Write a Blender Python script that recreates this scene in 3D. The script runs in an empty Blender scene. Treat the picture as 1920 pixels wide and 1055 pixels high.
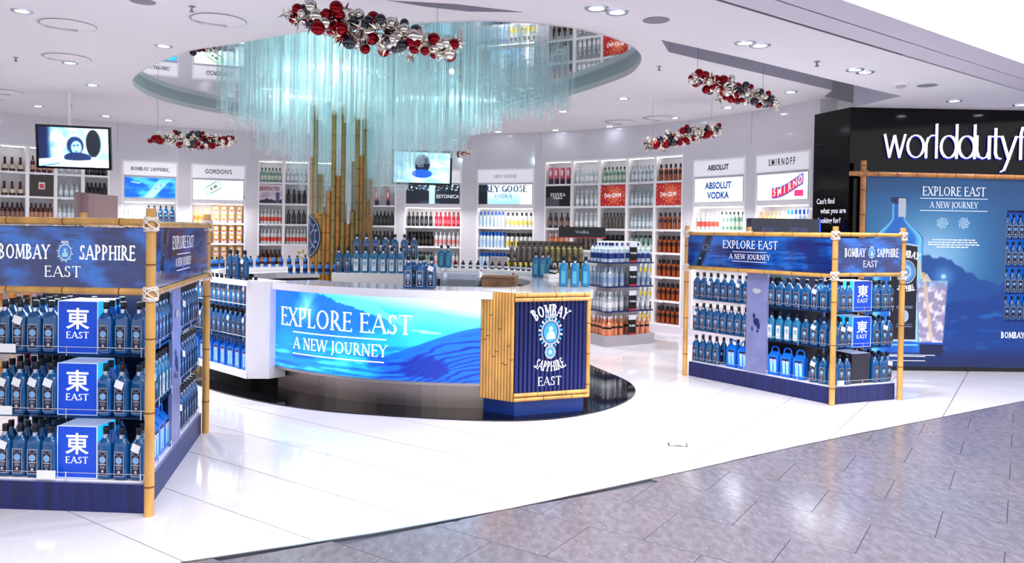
import bpy, bmesh, math, random
import numpy as np
from mathutils import Vector, Matrix
from mathutils.geometry import tessellate_polygon
random.seed(7); R = math.radians; PI = math.pi
SC = bpy.context.scene; COL = SC.collection

# ------------------------------------------------------------------ camera, world, light, exposure
cam_d = bpy.data.cameras.new('camera'); cam = bpy.data.objects.new('camera', cam_d); COL.objects.link(cam)
cam_d.sensor_width = 36; cam_d.lens = 1450/1920*36; cam_d.shift_y = -(94.5-1450*math.tan(R(1.0)))/1920
cam_d.clip_start = .05; cam_d.clip_end = 200
_p, _r = R(1.0), R(0.9)
_f = Vector((0, math.cos(_p), -math.sin(_p))); _u = Vector((0, math.sin(_p), math.cos(_p))); _x = Vector((1, 0, 0))
_X = _x*math.cos(_r)+_u*math.sin(_r); _U = _u*math.cos(_r)-_x*math.sin(_r)
M = Matrix((( _X.x, _U.x, -_f.x, 0), (_X.y, _U.y, -_f.y, 0), (_X.z, _U.z, -_f.z, 1.65), (0, 0, 0, 1)))
cam.matrix_world = M; SC.camera = cam
SC.view_settings.view_transform = 'Standard'; SC.view_settings.look = 'None'
SC.view_settings.exposure = 0.74; SC.view_settings.gamma = 1; SC.view_settings.use_curve_mapping = False
W = bpy.data.worlds.new('mall_daylight'); SC.world = W; W.use_nodes = True
W.node_tree.nodes['Background'].inputs[0].default_value = (.93, .95, 1, 1)
W.node_tree.nodes['Background'].inputs[1].default_value = 0.85
SC.cycles.use_denoising = True; SC.cycles.transparent_max_bounces = 64
SC.cycles.max_bounces = 8; SC.cycles.diffuse_bounces = 4; SC.cycles.glossy_bounces = 4
SC.cycles.sample_clamp_indirect = 4; SC.cycles.caustics_reflective = False; SC.cycles.caustics_refractive = False

def area(name, loc, size, energy, col=(1, 1, 1), rot=(0, 0, 0), sy=None):
    l = bpy.data.lights.new(name, 'AREA'); l.energy = energy; l.color = col; l.shape = 'RECTANGLE'; l.size = size; l.size_y = sy or size
    o = bpy.data.objects.new(name, l); o.location = loc; o.rotation_euler = rot; COL.objects.link(o); return o
def spot(name, loc, energy, ang=120, col=(1, .97, .95), size=.07, rot=(0, 0, 0)):
    l = bpy.data.lights.new(name, 'SPOT'); l.energy = energy; l.color = col; l.spot_size = R(ang); l.spot_blend = .7; l.shadow_soft_size = size
    o = bpy.data.objects.new(name, l); o.location = loc; o.rotation_euler = rot; COL.objects.link(o); return o
# added area lamp, unseen above the camera, to blow out fascia and floor
area('mall_fill_light', (2.5, 0.5, 7.5), 10, 1050, (.95, .97, 1), (R(-12), 0, 0), 6)

# ------------------------------------------------------------------ materials
def lin(c): return tuple(((x/12.92) if x <= .04045 else ((x+.055)/1.055)**2.4) for x in c)
MATS = {}
def mat(n, c=(.8, .8, .8), rough=.5, metal=0, emit=0, coat=0, trans=0, ior=1.45, spec=.5, ec=None):
    if n in MATS: return MATS[n]
    m = bpy.data.materials.new(n); m.use_nodes = True; b = m.node_tree.nodes['Principled BSDF']
    c = (*lin(c), 1)
    b.inputs['Base Color'].default_value = c; b.inputs['Roughness'].default_value = rough; b.inputs['Metallic'].default_value = metal
    b.inputs['Coat Weight'].default_value = coat; b.inputs['Coat Roughness'].default_value = .05
    b.inputs['Transmission Weight'].default_value = trans; b.inputs['IOR'].default_value = ior; b.inputs['Specular IOR Level'].default_value = spec
    if emit:
        b.inputs['Emission Color'].default_value = (*lin(ec), 1) if ec else c; b.inputs['Emission Strength'].default_value = emit
    m.diffuse_color = c; MATS[n] = m; return m
def vary(m, scale=8, amt=.15, detail=3, coord='Object', stretch=(1, 1, 1), bump=0):
    """mottle a material's own colour with noise"""
    nt = m.node_tree; b = nt.nodes['Principled BSDF']; base = tuple(b.inputs['Base Color'].default_value)
    tc = nt.nodes.new('ShaderNodeTexCoord'); mp = nt.nodes.new('ShaderNodeMapping'); mp.inputs['Scale'].default_value = stretch
    no = nt.nodes.new('ShaderNodeTexNoise'); no.inputs['Scale'].default_value = scale; no.inputs['Detail'].default_value = detail
    cr = nt.nodes.new('ShaderNodeValToRGB'); cr.color_ramp.elements[0].position = .3; cr.color_ramp.elements[1].position = .7
    cr.color_ramp.elements[0].color = tuple(x*(1-amt) for x in base[:3])+(1,); cr.color_ramp.elements[1].color = tuple(min(1, x*(1+amt)) for x in base[:3])+(1,)
    nt.links.new(tc.outputs[coord], mp.inputs[0]); nt.links.new(mp.outputs[0], no.inputs['Vector']); nt.links.new(no.outputs['Fac'], cr.inputs[0])
    nt.links.new(cr.outputs[0], b.inputs['Base Color'])
    if bump:
        bp = nt.nodes.new('ShaderNodeBump'); bp.inputs['Strength'].default_value = bump; bp.inputs['Distance'].default_value = .01
        nt.links.new(no.outputs['Fac'], bp.inputs['Height']); nt.links.new(bp.outputs[0], b.inputs['Normal'])
    return m
def glassy(n, tint, alpha, c, rough=.06, emit=0):
    """thin see-through glass or acrylic: part clear, part glossy coloured body"""
    m = bpy.data.materials.new(n); m.use_nodes = True; nt = m.node_tree; b = nt.nodes['Principled BSDF']; out = nt.nodes['Material Output']
    b.inputs['Base Color'].default_value = (*lin(c), 1); b.inputs['Roughness'].default_value = rough
    tr = nt.nodes.new('ShaderNodeBsdfTransparent'); tr.inputs[0].default_value = (*lin(tint), 1)
    fr = nt.nodes.new('ShaderNodeLayerWeight'); fr.inputs[0].default_value = .35
    mr = nt.nodes.new('ShaderNodeMapRange'); mr.inputs[3].default_value = alpha; mr.inputs[4].default_value = min(1, alpha+.45)
    mx = nt.nodes.new('ShaderNodeMixShader'); nt.links.new(fr.outputs['Facing'], mr.inputs[0]); nt.links.new(mr.outputs[0], mx.inputs[0])
    nt.links.new(tr.outputs[0], mx.inputs[1]); nt.links.new(b.outputs[0], mx.inputs[2]); nt.links.new(mx.outputs[0], out.inputs[0])
    MATS[n] = m; return m
def print_mat(n, emit=0, rough=.35, coat=0):
    """flat print: colour from the sheet's own colour attribute"""
    m = bpy.data.materials.new(n); m.use_nodes = True; nt = m.node_tree; b = nt.nodes['Principled BSDF']
    a = nt.nodes.new('ShaderNodeAttribute'); a.attribute_name = 'print'
    nt.links.new(a.outputs['Color'], b.inputs['Base Color']); b.inputs['Roughness'].default_value = rough; b.inputs['Coat Weight'].default_value = coat
    if emit:
        nt.links.new(a.outputs['Color'], b.inputs['Emission Color']); b.inputs['Emission Strength'].default_value = emit
        b.inputs['Base Color'].default_value = (0, 0, 0, 1)
    return m

white = mat('white_lacquer', (.97, .955, .965), .35)
ceil_m = mat('ceiling_paint', (.96, .94, .945), .7)
soffit_m = mat('soffit_paint', (.88, .85, .89), .6)
slot_m = mat('slot_grey', (.70, .69, .74), .6)
wall_m = mat('glossy_wall_panel', (.86, .84, .87), .12, coat=.6)
tile_m = vary(mat('white_floor_tile', (.885, .87, .90), .07, spec=.65), 1.5, .03)
grout_m = mat('grout', (.30, .31, .36), .8)
blackdisc_m = mat('black_granite', (.015, .015, .02), .05, spec=.7)
black_m = mat('black_gloss', (.006, .006, .01), .1, spec=.3)
blackmat = mat('black_plastic', (.02, .02, .03), .4)
steel_m = mat('brushed_steel', (.62, .6, .6), .28, metal=1)
dsteel_m = mat('dark_kick_steel', (.60, .55, .53), .3, metal=.85)
chrome_m = mat('chrome', (.9, .9, .92), .08, metal=1)
mirror_m = mat('mirror', (.93, .95, .96), .015, metal=1)
bam_m = vary(mat('bamboo', (.80, .60, .31), .38, coat=.3), 9, .22, 2, stretch=(1, 1, .35))
bamd_m = vary(mat('bamboo_brown', (.64, .43, .17), .42, coat=.2), 9, .3, 2, stretch=(1, 1, .35))
bamg_m = vary(mat('bamboo_green', (.55, .47, .25), .42, coat=.2), 9, .25, 2, stretch=(1, 1, .35))
node_m = mat('bamboo_node', (.42, .25, .1), .6)
rope_m = mat('white_rope', (.93, .88, .84), .8)
navy_m = vary(mat('navy_print', (.07, .11, .42), .45), 14, .45, 4, stretch=(1, 1, .15))
navyst_m = vary(mat('navy_bamboo_print', (.07, .11, .35), .4), 22, .45, 3, stretch=(1, 1, .06))
dnavy_m = mat('dark_navy', (.02, .03, .12), .3)
plinthblue_m = mat('plinth_blue', (.06, .2, .5), .4)
letter_m = mat('white_lettering', (.97, .97, 1), .4, emit=.25)
letter_lit = mat('lit_lettering', (1, 1, 1), .4, emit=1.1)
black_let = mat('black_lettering', (.06, .06, .08), .5)
blue_let = mat('blue_lettering', (.05, .25, .68), .5)
lav_m = vary(mat('lavender_panel', (.47, .49, .68), .35), 5, .12)
cap_m = mat('bottle_cap', (.03, .035, .07), .22)
bsg = mat('blue_glass', (.035, .41, .69), .06, trans=.5, coat=.5)
bsg2 = mat('pale_blue_glass', (.1, .55, .78), .07, trans=.45, coat=.4)
lab_d = mat('label_navy', (.04, .06, .22), .4)
lab_w = mat('label_silver', (.9, .93, .97), .35)
lab_c = mat('label_medallion', (.45, .68, .9), .35)
silver_m = mat('silver_band', (.8, .82, .88), .25, metal=.8)
tag_m = mat('paper_tag', (.93, .93, .95), .6)
glass_sh = glassy('shelf_glass', (.72, .86, .95), .35, (.12, .22, .38))
clear_m = glassy('clear_acrylic', (.97, .98, 1), .12, (.9, .93, .96))
rod_m = glassy('glass_rod', (.982, .998, 1), .085, (.965, .998, 1), .05)
redb = mat('red_bauble', (.55, .02, .09), .12, metal=.75)
silb = mat('silver_bauble', (.93, .9, .85), .06, metal=1)
navb = mat('navy_bauble', (.02, .02, .13), .08, metal=.3, coat=1)
lamp_m = mat('lamp_lens', (1, 1, 1), .4, emit=14, ec=(.9, .93, 1))
lamps_m = mat('lamp_lens_soft', (1, 1, 1), .4, emit=5, ec=(.9, .93, 1))
led_m = mat('led_strip', (1, 1, 1), .4, emit=4)
sign_lit = mat('backlit_sign_white', (.93, .92, .95), .5, emit=.18)
print_m = print_mat('printed_sheet'); print_gloss = print_mat('printed_gloss', 0, .12, .5); print_lit = print_mat('backlit_print', .8)
cbox_m = mat('pale_carton', (.94, .92, .93), .5)

# ------------------------------------------------------------------ mesh helpers
class MB:
    def __init__(s): s.v = []; s.f = []; s.m = []; s.sm = []; s.mats = []
    def mi(s, m):
        if m not in s.mats: s.mats.append(m)
        return s.mats.index(m)
    def add(s, vs, fs, m, smooth=False):
        o = len(s.v); k = s.mi(m); s.v += [tuple(p) for p in vs]
        for f in fs: s.f.append([i+o for i in f]); s.m.append(k); s.sm.append(smooth)
        return s
    def box(s, x0, x1, y0, y1, z0, z1, m):
        return s.add([(x, y, z) for z in (z0, z1) for x, y in ((x0, y0), (x1, y0), (x1, y1), (x0, y1))],
                     [(3, 2, 1, 0), (4, 5, 6, 7), (0, 1, 5, 4), (1, 2, 6, 5), (2, 3, 7, 6), (3, 0, 4, 7)], m)
    def prism(s, poly, z0, z1, m, mtop=None, top=True, bottom=True):
        n = len(poly); a = sum(poly[i][0]*poly[(i+1) % n][1]-poly[(i+1) % n][0]*poly[i][1] for i in range(n))
        if a < 0: poly = poly[::-1]
        s.add([(x, y, z) for z in (z0, z1) for x, y in poly], [(i, (i+1) % n, (i+1) % n+n, i+n) for i in range(n)], m)
        tri = tessellate_polygon([[Vector((x, y, 0)) for x, y in poly]]) if n > 4 else [tuple(range(n))]
        def up(t, flip):
            P = [poly[i] for i in t]; A = sum(P[i][0]*P[(i+1) % len(P)][1]-P[(i+1) % len(P)][0]*P[i][1] for i in range(len(P)))
            return t if (A > 0) != flip else tuple(t)[::-1]
        if top: s.add([(x, y, z1) for x, y in poly], [up(t, False) for t in tri], mtop or m)
        if bottom: s.add([(x, y, z0) for x, y in poly], [up(t, True) for t in tri], m)
        return s
    def tube(s, p0, p1, r0, m, r1=None, n=8, cap=True, smooth=True):
        p0, p1 = Vector(p0), Vector(p1); r1 = r0 if r1 is None else r1; d = (p1-p0).normalized()
        a = d.orthogonal().normalized(); b = d.cross(a)
        vs = [p+(a*math.cos(2*PI*i/n)+b*math.sin(2*PI*i/n))*r for p, r in ((p0, r0), (p1, r1)) for i in range(n)]
        s.add(vs, [(i, (i+1) % n, (i+1) % n+n, i+n) for i in range(n)], m, smooth)
        if cap: s.add(vs[:n], [tuple(range(n))[::-1]], m); s.add(vs[n:], [tuple(range(n))], m)
        return s
    def path(s, pts, r, m, n=6, closed=False):
        pts = [Vector(p) for p in pts]; k = len(pts); vs = []
        up = None
        for i, p in enumerate(pts):
            q0 = pts[(i-1) % k] if (closed or i) else p; q1 = pts[(i+1) % k] if (closed or i < k-1) else p
            d = (q1-q0).normalized()
            a = d.orthogonal().normalized() if up is None else (up-d*up.dot(d)).normalized()
            up = a; b = d.cross(a)
            vs += [p+(a*math.cos(2*PI*j/n)+b*math.sin(2*PI*j/n))*r for j in range(n)]
        fs = [(i*n+j, i*n+(j+1) % n, ((i+1) % k)*n+(j+1) % n, ((i+1) % k)*n+j) for i in range(k if closed else k-1) for j in range(n)]
        s.add(vs, fs, m, True)
        if not closed: s.add(vs[:n], [tuple(range(n))[::-1]], m); s.add(vs[-n:], [tuple(range(n))], m)
        return s
    def lathe(s, prof, m, n=12, sx=1, sy=1, e=2, c=(0, 0), smooth=True, cap=True):
        """prof [(r,z)], superellipse exponent e"""
        vs = []
        for r, z in prof:
            for i in range(n):
                t = 2*PI*(i+.5)/n; ct, st = math.cos(t), math.sin(t)
                vs.append((c[0]+r*sx*math.copysign(abs(ct)**(2/e), ct), c[1]+r*sy*math.copysign(abs(st)**(2/e), st), z))
        k = len(prof)
        s.add(vs, [(a*n+i, a*n+(i+1) % n, (a+1)*n+(i+1) % n, (a+1)*n+i) for a in range(k-1) for i in range(n)], m, smooth)
        if cap: s.add(vs[:n], [tuple(range(n))[::-1]], m); s.add(vs[-n:], [tuple(range(n))], m)
        return s
    def sheet(s, pts, m): return s.add(pts, [tuple(range(len(pts)))], m)
    def disc(s, c, rx, rz, m, n=16, y=None):
        """disc facing -y in local xz"""
        return s.add([(c[0]+rx*math.cos(2*PI*i/n), c[1], c[2]+rz*math.sin(2*PI*i/n)) for i in range(n)], [tuple(range(n))], m)
    def ring(s, c, r0, r1, m, n=20, sz=1):
        vs = [(c[0]+r*math.cos(2*PI*i/n), c[1], c[2]+sz*r*math.sin(2*PI*i/n)) for r in (r0, r1) for i in range(n)]
        return s.add(vs, [(i, i+n, (i+1) % n+n, (i+1) % n)[::-1] for i in range(n)], m)
    def mesh(s, name):
        me = bpy.data.meshes.new(name); me.from_pydata(s.v, [], s.f)
        for m in s.mats: me.materials.append(m)
        me.polygons.foreach_set('material_index', s.m); me.polygons.foreach_set('use_smooth', s.sm); me.update(); return me
    def obj(s, name, parent=None, kind=None, label=None):
        return link(name, s.mesh(name), parent, kind=kind, label=label)

def link(name, me, parent=None, loc=None, rz=0, kind=None, label=None):
    o = bpy.data.objects.new(name, me); COL.objects.link(o)
    if parent: o.parent = parent
    if loc: o.location = loc
    if rz: o.rotation_euler = (0, 0, rz)
    if kind: o['kind'] = kind
    if label: o['label'] = label
    return o
def thing(name, label, cat, loc=(0, 0, 0), rz=0, group=None, kind=None):
    o = bpy.data.objects.new(name, None); o.empty_display_size = .1; COL.objects.link(o); o.location = loc; o.rotation_euler = (0, 0, rz)
    return tag(o, label, cat, group)
def tag(o, label, cat, group=None):
    if label is None: return o
    o['label'] = label; o['category'] = cat
    if group: o['group'] = group
    return o
def copy_tree(o, loc, rz, label, group=None):
    c = o.copy(); COL.objects.link(c); c.location = loc; c.rotation_euler = (0, 0, rz); c['label'] = label
    if group: c['group'] = group
    elif 'group' in c: del c['group']
    for ch in KIDS.get(o.name, ()):
        d = ch.copy(); COL.objects.link(d); d.parent = c
    return c
KIDS = {}
class Proto:
    """a kind of thing: first call places it, later calls copy thing and parts"""
    def __init__(s, name, cat, parts=None, me=None): s.n, s.c, s.parts, s.me, s.first = name, cat, parts, me, None
    def put(s, loc, rz, label, group=None):
        if s.first is None:
            if s.me: o = link(s.n, s.me, None, loc, rz)
            else: o = thing(s.n, '', s.c, loc, rz)
            KIDS[o.name] = [link(n, me, o, label=l) for n, me, l in (s.parts or [])]
            tag(o, label, s.c, group); s.first = o; return o
        return copy_tree(s.first, loc, rz, label, group)
ORD = 'first second third fourth fifth sixth seventh eighth ninth tenth eleventh twelfth thirteenth fourteenth fifteenth sixteenth seventeenth eighteenth nineteenth twentieth'.split()
ORD += ['twenty-'+o for o in ORD[:9]]+['thirtieth']+['thirty-'+o for o in ORD[:9]]+['fortieth']+['forty-'+o for o in ORD[:9]]
def fr(p0, p1):
    dx, dy = p1[0]-p0[0], p1[1]-p0[1]; return math.hypot(dx, dy), math.atan2(dy, dx)
def spline(pts, sub=6, closed=True):
    n = len(pts); out = []
    for i in range(n if closed else n-1):
        g = lambda k: pts[(i+k) % n] if closed else pts[min(max(i+k, 0), n-1)]
        p0, p1, p2, p3 = g(-1), g(0), g(1), g(2)
        for j in range(sub):
            t = j/sub
            out.append(tuple(.5*((2*p1[a])+(-p0[a]+p2[a])*t+(2*p0[a]-5*p1[a]+4*p2[a]-p3[a])*t*t+(-p0[a]+3*p1[a]-3*p2[a]+p3[a])*t**3) for a in (0, 1)))
    if not closed: out.append(tuple(pts[-1]))
    return out
def offset(pts, d):
    """offset open polyline by d to its left"""
    out = []; n = len(pts)
    for i, p in enumerate(pts):
        a, b = pts[max(i-1, 0)], pts[min(i+1, n-1)]; dx, dy = b[0]-a[0], b[1]-a[1]; l = math.hypot(dx, dy)
        out.append((p[0]-dy/l*d, p[1]+dx/l*d))
    return out

# ------------------------------------------------------------------ lettering
def sans(s, h, align='C', bold=0, shear=0, cw=1.0):
    cu = bpy.data.curves.new('t', 'FONT'); cu.body = s; cu.size = 1; cu.align_x = {'C': 'CENTER', 'L': 'LEFT', 'R': 'RIGHT'}[align]
    cu.offset = bold; cu.shear = shear; cu.resolution_u = 3
    o = bpy.data.objects.new('t', cu); COL.objects.link(o); dg = bpy.context.evaluated_depsgraph_get(); dg.update()
    me = bpy.data.meshes.new_from_object(o.evaluated_get(dg)); bpy.data.objects.remove(o)
    k = h/.73
    vs = [(v.co.x*k*cw, 0, v.co.y*k) for v in me.vertices]; fs = [tuple(p.vertices) for p in me.polygons]; bpy.data.meshes.remove(me)
    return vs, fs
T, N_ = 1.0, .5
# roman capitals as strokes: ('l',x0,y0,x1,y1,weight) ('a',cx,cy,rx,ry,deg0,deg1) ('s',x,y,halfwidth)
GL = {
 'A': (.9, [('l', .08, 0, .45, 1, .5), ('l', .45, 1, .82, 0, 1), ('l', .2, .34, .7, .34, .4), ('s', .08, 0, .12), ('s', .82, 0, .13)]),
 'B': (.72, [('l', .16, 0, .16, 1, 1), ('a', .3, .76, .26, .24, -90, 90), ('a', .3, .27, .34, .27, -90, 90), ('l', .1, 1, .32, 1, .4), ('l', .1, .52, .32, .52, .4), ('l', .1, 0, .32, 0, .4), ('s', .14, 0, .12), ('s', .14, 1, .12)]),
 'C': (.8, [('a', .48, .5, .4, .5, 45, 315)]),
 'D': (.86, [('l', .16, 0, .16, 1, 1), ('a', .3, .5, .48, .5, -90, 90), ('l', .05, 1, .32, 1, .4), ('l', .05, 0, .32, 0, .4)]),
 'E': (.68, [('l', .16, 0, .16, 1, 1), ('l', .05, .98, .58, .98, .5), ('l', .16, .52, .5, .52, .5), ('l', .05, .02, .62, .02, .5), ('l', .57, .86, .57, 1, .5), ('l', .61, 0, .61, .16, .5), ('l', .5, .44, .5, .6, .4)]),
 'F': (.62, [('l', .16, 0, .16, 1, 1), ('l', .05, .98, .56, .98, .5), ('l', .16, .52, .46, .52, .5), ('s', .16, 0, .13)]),
 'G': (.84, [('a', .48, .5, .4, .5, 50, 350), ('l', .8, 0.05, .8, .42, .9), ('s', .78, .44, .13)]),
 'H': (.86, [('l', .16, 0, .16, 1, 1), ('l', .7, 0, .7, 1, 1), ('l', .16, .5, .7, .5, .4), ('s', .16, 0, .13), ('s', .7, 0, .13), ('s', .16, 1, .13), ('s', .7, 1, .13)]),
 'I': (.34, [('l', .17, 0, .17, 1, 1), ('s', .17, 0, .13), ('s', .17, 1, .13)]),
 'J': (.4, [('l', .24, 0, .24, 1, 1), ('a', .1, -.02, .14, .2, -110, 0), ('s', .24, 1, .13)]),
 'K': (.8, [('l', .16, 0, .16, 1, 1), ('l', .68, 1, .18, .46, .5), ('l', .3, .56, .72, 0, 1), ('s', .16, 0, .13), ('s', .16, 1, .13), ('s', .68, 1, .11), ('s', .72, 0, .11)]),
 'L': (.62, [('l', .16, 0, .16, 1, 1), ('l', .05, .02, .58, .02, .5), ('l', .57, 0, .57, .18, .5), ('s', .16, 1, .13)]),
 'M': (1.04, [('l', .14, 0, .2, 1, .5), ('l', .2, 1, .52, .1, 1), ('l', .52, .1, .84, 1, .5), ('l', .84, 1, .9, 0, 1), ('s', .14, 0, .11), ('s', .9, 0, .12), ('s', .17, 1, .1), ('s', .86, 1, .1)]),
 'N': (.9, [('l', .16, 0, .16, 1, .5), ('l', .16, 1, .74, 0, 1), ('l', .74, 0, .74, 1, .5), ('s', .16, 0, .12), ('s', .74, 1, .12), ('s', .12, 1, .1)]),
 'O': (.98, [('a', .49, .5, .42, .5, 0, 360)]),
 'P': (.68, [('l', .16, 0, .16, 1, 1), ('a', .3, .72, .3, .28, -90, 90), ('l', .05, 1, .32, 1, .4), ('l', .16, .44, .32, .44, .4), ('s', .16, 0, .13)]),
 'R': (.78, [('l', .16, 0, .16, 1, 1), ('a', .3, .73, .28, .27, -90, 90), ('l', .05, 1, .32, 1, .4), ('l', .16, .46, .34, .46, .4), ('l', .34, .46, .72, 0, 1), ('s', .16, 0, .13), ('s', .74, 0, .1)]),
 'S': (.6, [('a', .3, .75, .22, .25, 35, 255), ('a', .3, .26, .24, .26, -140, 85), ('l', .49, .78, .49, .98, .4), ('l', .07, .02, .07, .24, .4)]),
 'T': (.78, [('l', .39, 0, .39, 1, 1), ('l', .05, .98, .73, .98, .5), ('l', .06, .84, .06, 1, .5), ('l', .72, .84, .72, 1, .5), ('s', .39, 0, .13)]),
 'U': (.86, [('l', .16, .35, .16, 1, 1), ('a', .42, .36, .26, .36, 180, 360), ('l', .68, .35, .68, 1, .5), ('s', .16, 1, .13), ('s', .68, 1, .12)]),
 'V': (.86, [('l', .06, 1, .43, 0, 1), ('l', .43, 0, .8, 1, .5), ('s', .08, 1, .12), ('s', .78, 1, .11)]),
 'W': (1.24, [('l', .06, 1, .34, 0, 1), ('l', .34, 0, .62, 1, .5), ('l', .62, 1, .9, 0, 1), ('l', .9, 0, 1.18, 1, .5), ('s', .08, 1, .12), ('s', .62, 1, .1), ('s', 1.16, 1, .11)]),
 'X': (.84, [('l', .1, 1, .74, 0, 1), ('l', .74, 1, .1, 0, .5), ('s', .12, 1, .12), ('s', .72, 1, .11), ('s', .1, 0, .11), ('s', .74, 0, .12)]),
 'Y': (.8, [('l', .06, 1, .4, .48, 1), ('l', .4, .48, .74, 1, .5), ('l', .4, 0, .4, .48, 1), ('s', .08, 1, .12), ('s', .73, 1, .1), ('s', .4, 0, .13)]),
 ' ': (.34, []), ',': (.2, [('l', .08, -.15, .14, .08, 1)]),
 '~': (2.0, []),
}
def serif(s, h, th=.12, tn=.055, sp=.06, align='C', arc=None, cw=1.0):
    """lettering mesh data in local xz, facing -y. arc=(radius, sign): bend about a centre below(+)/above(-)"""
    vs, fs = [], []; x = 0
    def quad(p): n = len(vs); vs.extend(p); fs.append((n, n+1, n+2, n+3))
    for ch in s:
        wd, st = GL[ch]
        for q in st:
            if q[0] == 'l':
                _, x0, y0, x1, y1, w = q; t = (tn+(th-tn)*(w-.5)*2 if w >= .5 else tn)/2
                dx, dy = x1-x0, y1-y0; l = math.hypot(dx, dy); nx, ny = -dy/l*t, dx/l*t
                if abs(dy) > abs(dx)*.8: nx, ny = math.copysign(t*l/abs(dy), nx), 0
                k = 4
                for i in range(k):
                    a, b = i/k, (i+1)/k
                    quad([(x+x0+dx*a+nx, y0+dy*a+ny), (x+x0+dx*a-nx, y0+dy*a-ny), (x+x0+dx*b-nx, y0+dy*b-ny), (x+x0+dx*b+nx, y0+dy*b+ny)])
            elif q[0] == 's':
                _, sx_, y, hw = q; hw = max(hw, th*.5+.06); y0, y1 = (0, tn) if y < .3 else ((1-tn, 1) if y > .9 else (y-tn/2, y+tn/2))
                quad([(x+sx_-hw, y0), (x+sx_+hw, y0), (x+sx_+hw, y1), (x+sx_-hw, y1)])
            else:
                _, cx, cy, rx, ry, a0, a1 = q; k = max(6, int(abs(a1-a0)/20))
                def pt(a, o):
                    c, s_ = math.cos(R(a)), math.sin(R(a)); t = tn+(th-tn)*abs(c)
                    return (x+cx+(rx-(t if o else 0))*c, cy+(ry-(t if o else 0))*s_)
                for i in range(k):
                    a, b = a0+(a1-a0)*i/k, a0+(a1-a0)*(i+1)/k
                    quad([pt(a, 0), pt(b, 0), pt(b, 1), pt(a, 1)])
        x += wd+sp
    off = {'C': x/2, 'L': 0, 'R': x}[align]; out = []
    for a, b in vs:
        X, Z = (a-off)*h*cw, b*h
        if arc:
            r, sg = arc; t = X/r
            X, Z = ((r+Z)*math.sin(t), (r+Z)*math.cos(t)-r) if sg > 0 else ((r-Z)*math.sin(t), r-(r-Z)*math.cos(t))
        out.append((X, 0, Z))
    # make every face look towards -y
    F = []
    for f in fs:
        A = sum(out[f[i]][0]*out[f[(i+1) % 4]][2]-out[f[(i+1) % 4]][0]*out[f[i]][2] for i in range(4)); F.append(f if A > 0 else f[::-1])
    return out, F
def put_text(mb, data, x, y, z, m, warp=None):
    vs, fs = data; vs = [(a+x, b+y, c+z) for a, b, c in vs]
    if warp: vs = [warp(*v) for v in vs]
    mb.add(vs, fs, m)
def bar(mb, x0, x1, z, t, y, m, warp=None):
    k = 8
    for i in range(k):
        a, b = x0+(x1-x0)*i/k, x0+(x1-x0)*(i+1)/k
        vs = [(a, y, z-t), (b, y, z-t), (b, y, z+t), (a, y, z+t)]
        if warp: vs = [warp(*v) for v in vs]
        mb.sheet(vs, m)

def sheet_print(name, w, h, nx, ny, fn, m, parent=None, warp=None, label=None, x0=0, z0=0, y=0):
    """a printed sheet: fine grid whose colour attribute holds the flat picture. fn(U,V)->(r,g,b) sRGB arrays"""
    xs = np.linspace(0, 1, nx+1); zs = np.linspace(0, 1, ny+1); U, V = np.meshgrid(xs, zs)
    co = np.stack([x0+U*w, np.full_like(U, y), z0+V*h], -1).reshape(-1, 3)
    if warp: co = np.array([warp(*c) for c in co])
    i, j = np.meshgrid(np.arange(nx), np.arange(ny)); a = (j*(nx+1)+i).ravel()
    fc = np.stack([a, a+1, a+nx+2, a+nx+1], -1)
    me = bpy.data.meshes.new(name); nv, nf = len(co), len(fc)
    me.vertices.add(nv); me.vertices.foreach_set('co', co.astype(np.float32).ravel())
    me.loops.add(nf*4); me.loops.foreach_set('vertex_index', fc.astype(np.int32).ravel())
    me.polygons.add(nf); me.polygons.foreach_set('loop_start', np.arange(nf, dtype=np.int32)*4); me.polygons.foreach_set('loop_total', np.full(nf, 4, dtype=np.int32))
    me.update(calc_edges=True)
    rgb = np.clip(np.stack(fn(U, V), -1), 0, 1); rgb = np.where(rgb <= .04045, rgb/12.92, ((rgb+.055)/1.055)**2.4)
    ca = me.color_attributes.new('print', 'FLOAT_COLOR', 'POINT')
    ca.data.foreach_set('color', np.concatenate([rgb, np.ones(rgb.shape[:2]+(1,))], -1).astype(np.float32).ravel())
    me.materials.append(m); return link(name, me, parent, label=label)
def nz(x, y, f=1, seed=0, oct=5):
    r = np.random.RandomState(seed); o = np.zeros_like(x); a = 1; tot = 0
    for k in range(oct):
        for _ in range(3):
            t, p = r.rand()*2*PI, r.rand()*6.3; g = f*(1.9**k)*(1+.4*r.rand())
            o = o+a*np.sin(g*(x*np.cos(t)+y*np.sin(t))+p+.6*np.sin(g*.5*(x*np.sin(t)-y*np.cos(t))+p*2))
        tot += a*1.7; a *= .55
    return o/tot
def sst(a, b, x): t = np.clip((x-a)/(b-a), 0, 1); return t*t*(3-2*t)
def mix(A, B, m): return [A[i]*(1-m)+B[i]*m for i in range(3)]
def C3(c, U): return [np.full_like(U, k) for k in c]

# ================================================================== SETTING
WC, WR = (-3.0, 7.6), 7.7
def wp(deg, r=WR): return (WC[0]+r*math.cos(R(deg)), WC[1]+r*math.sin(R(deg)))

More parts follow.
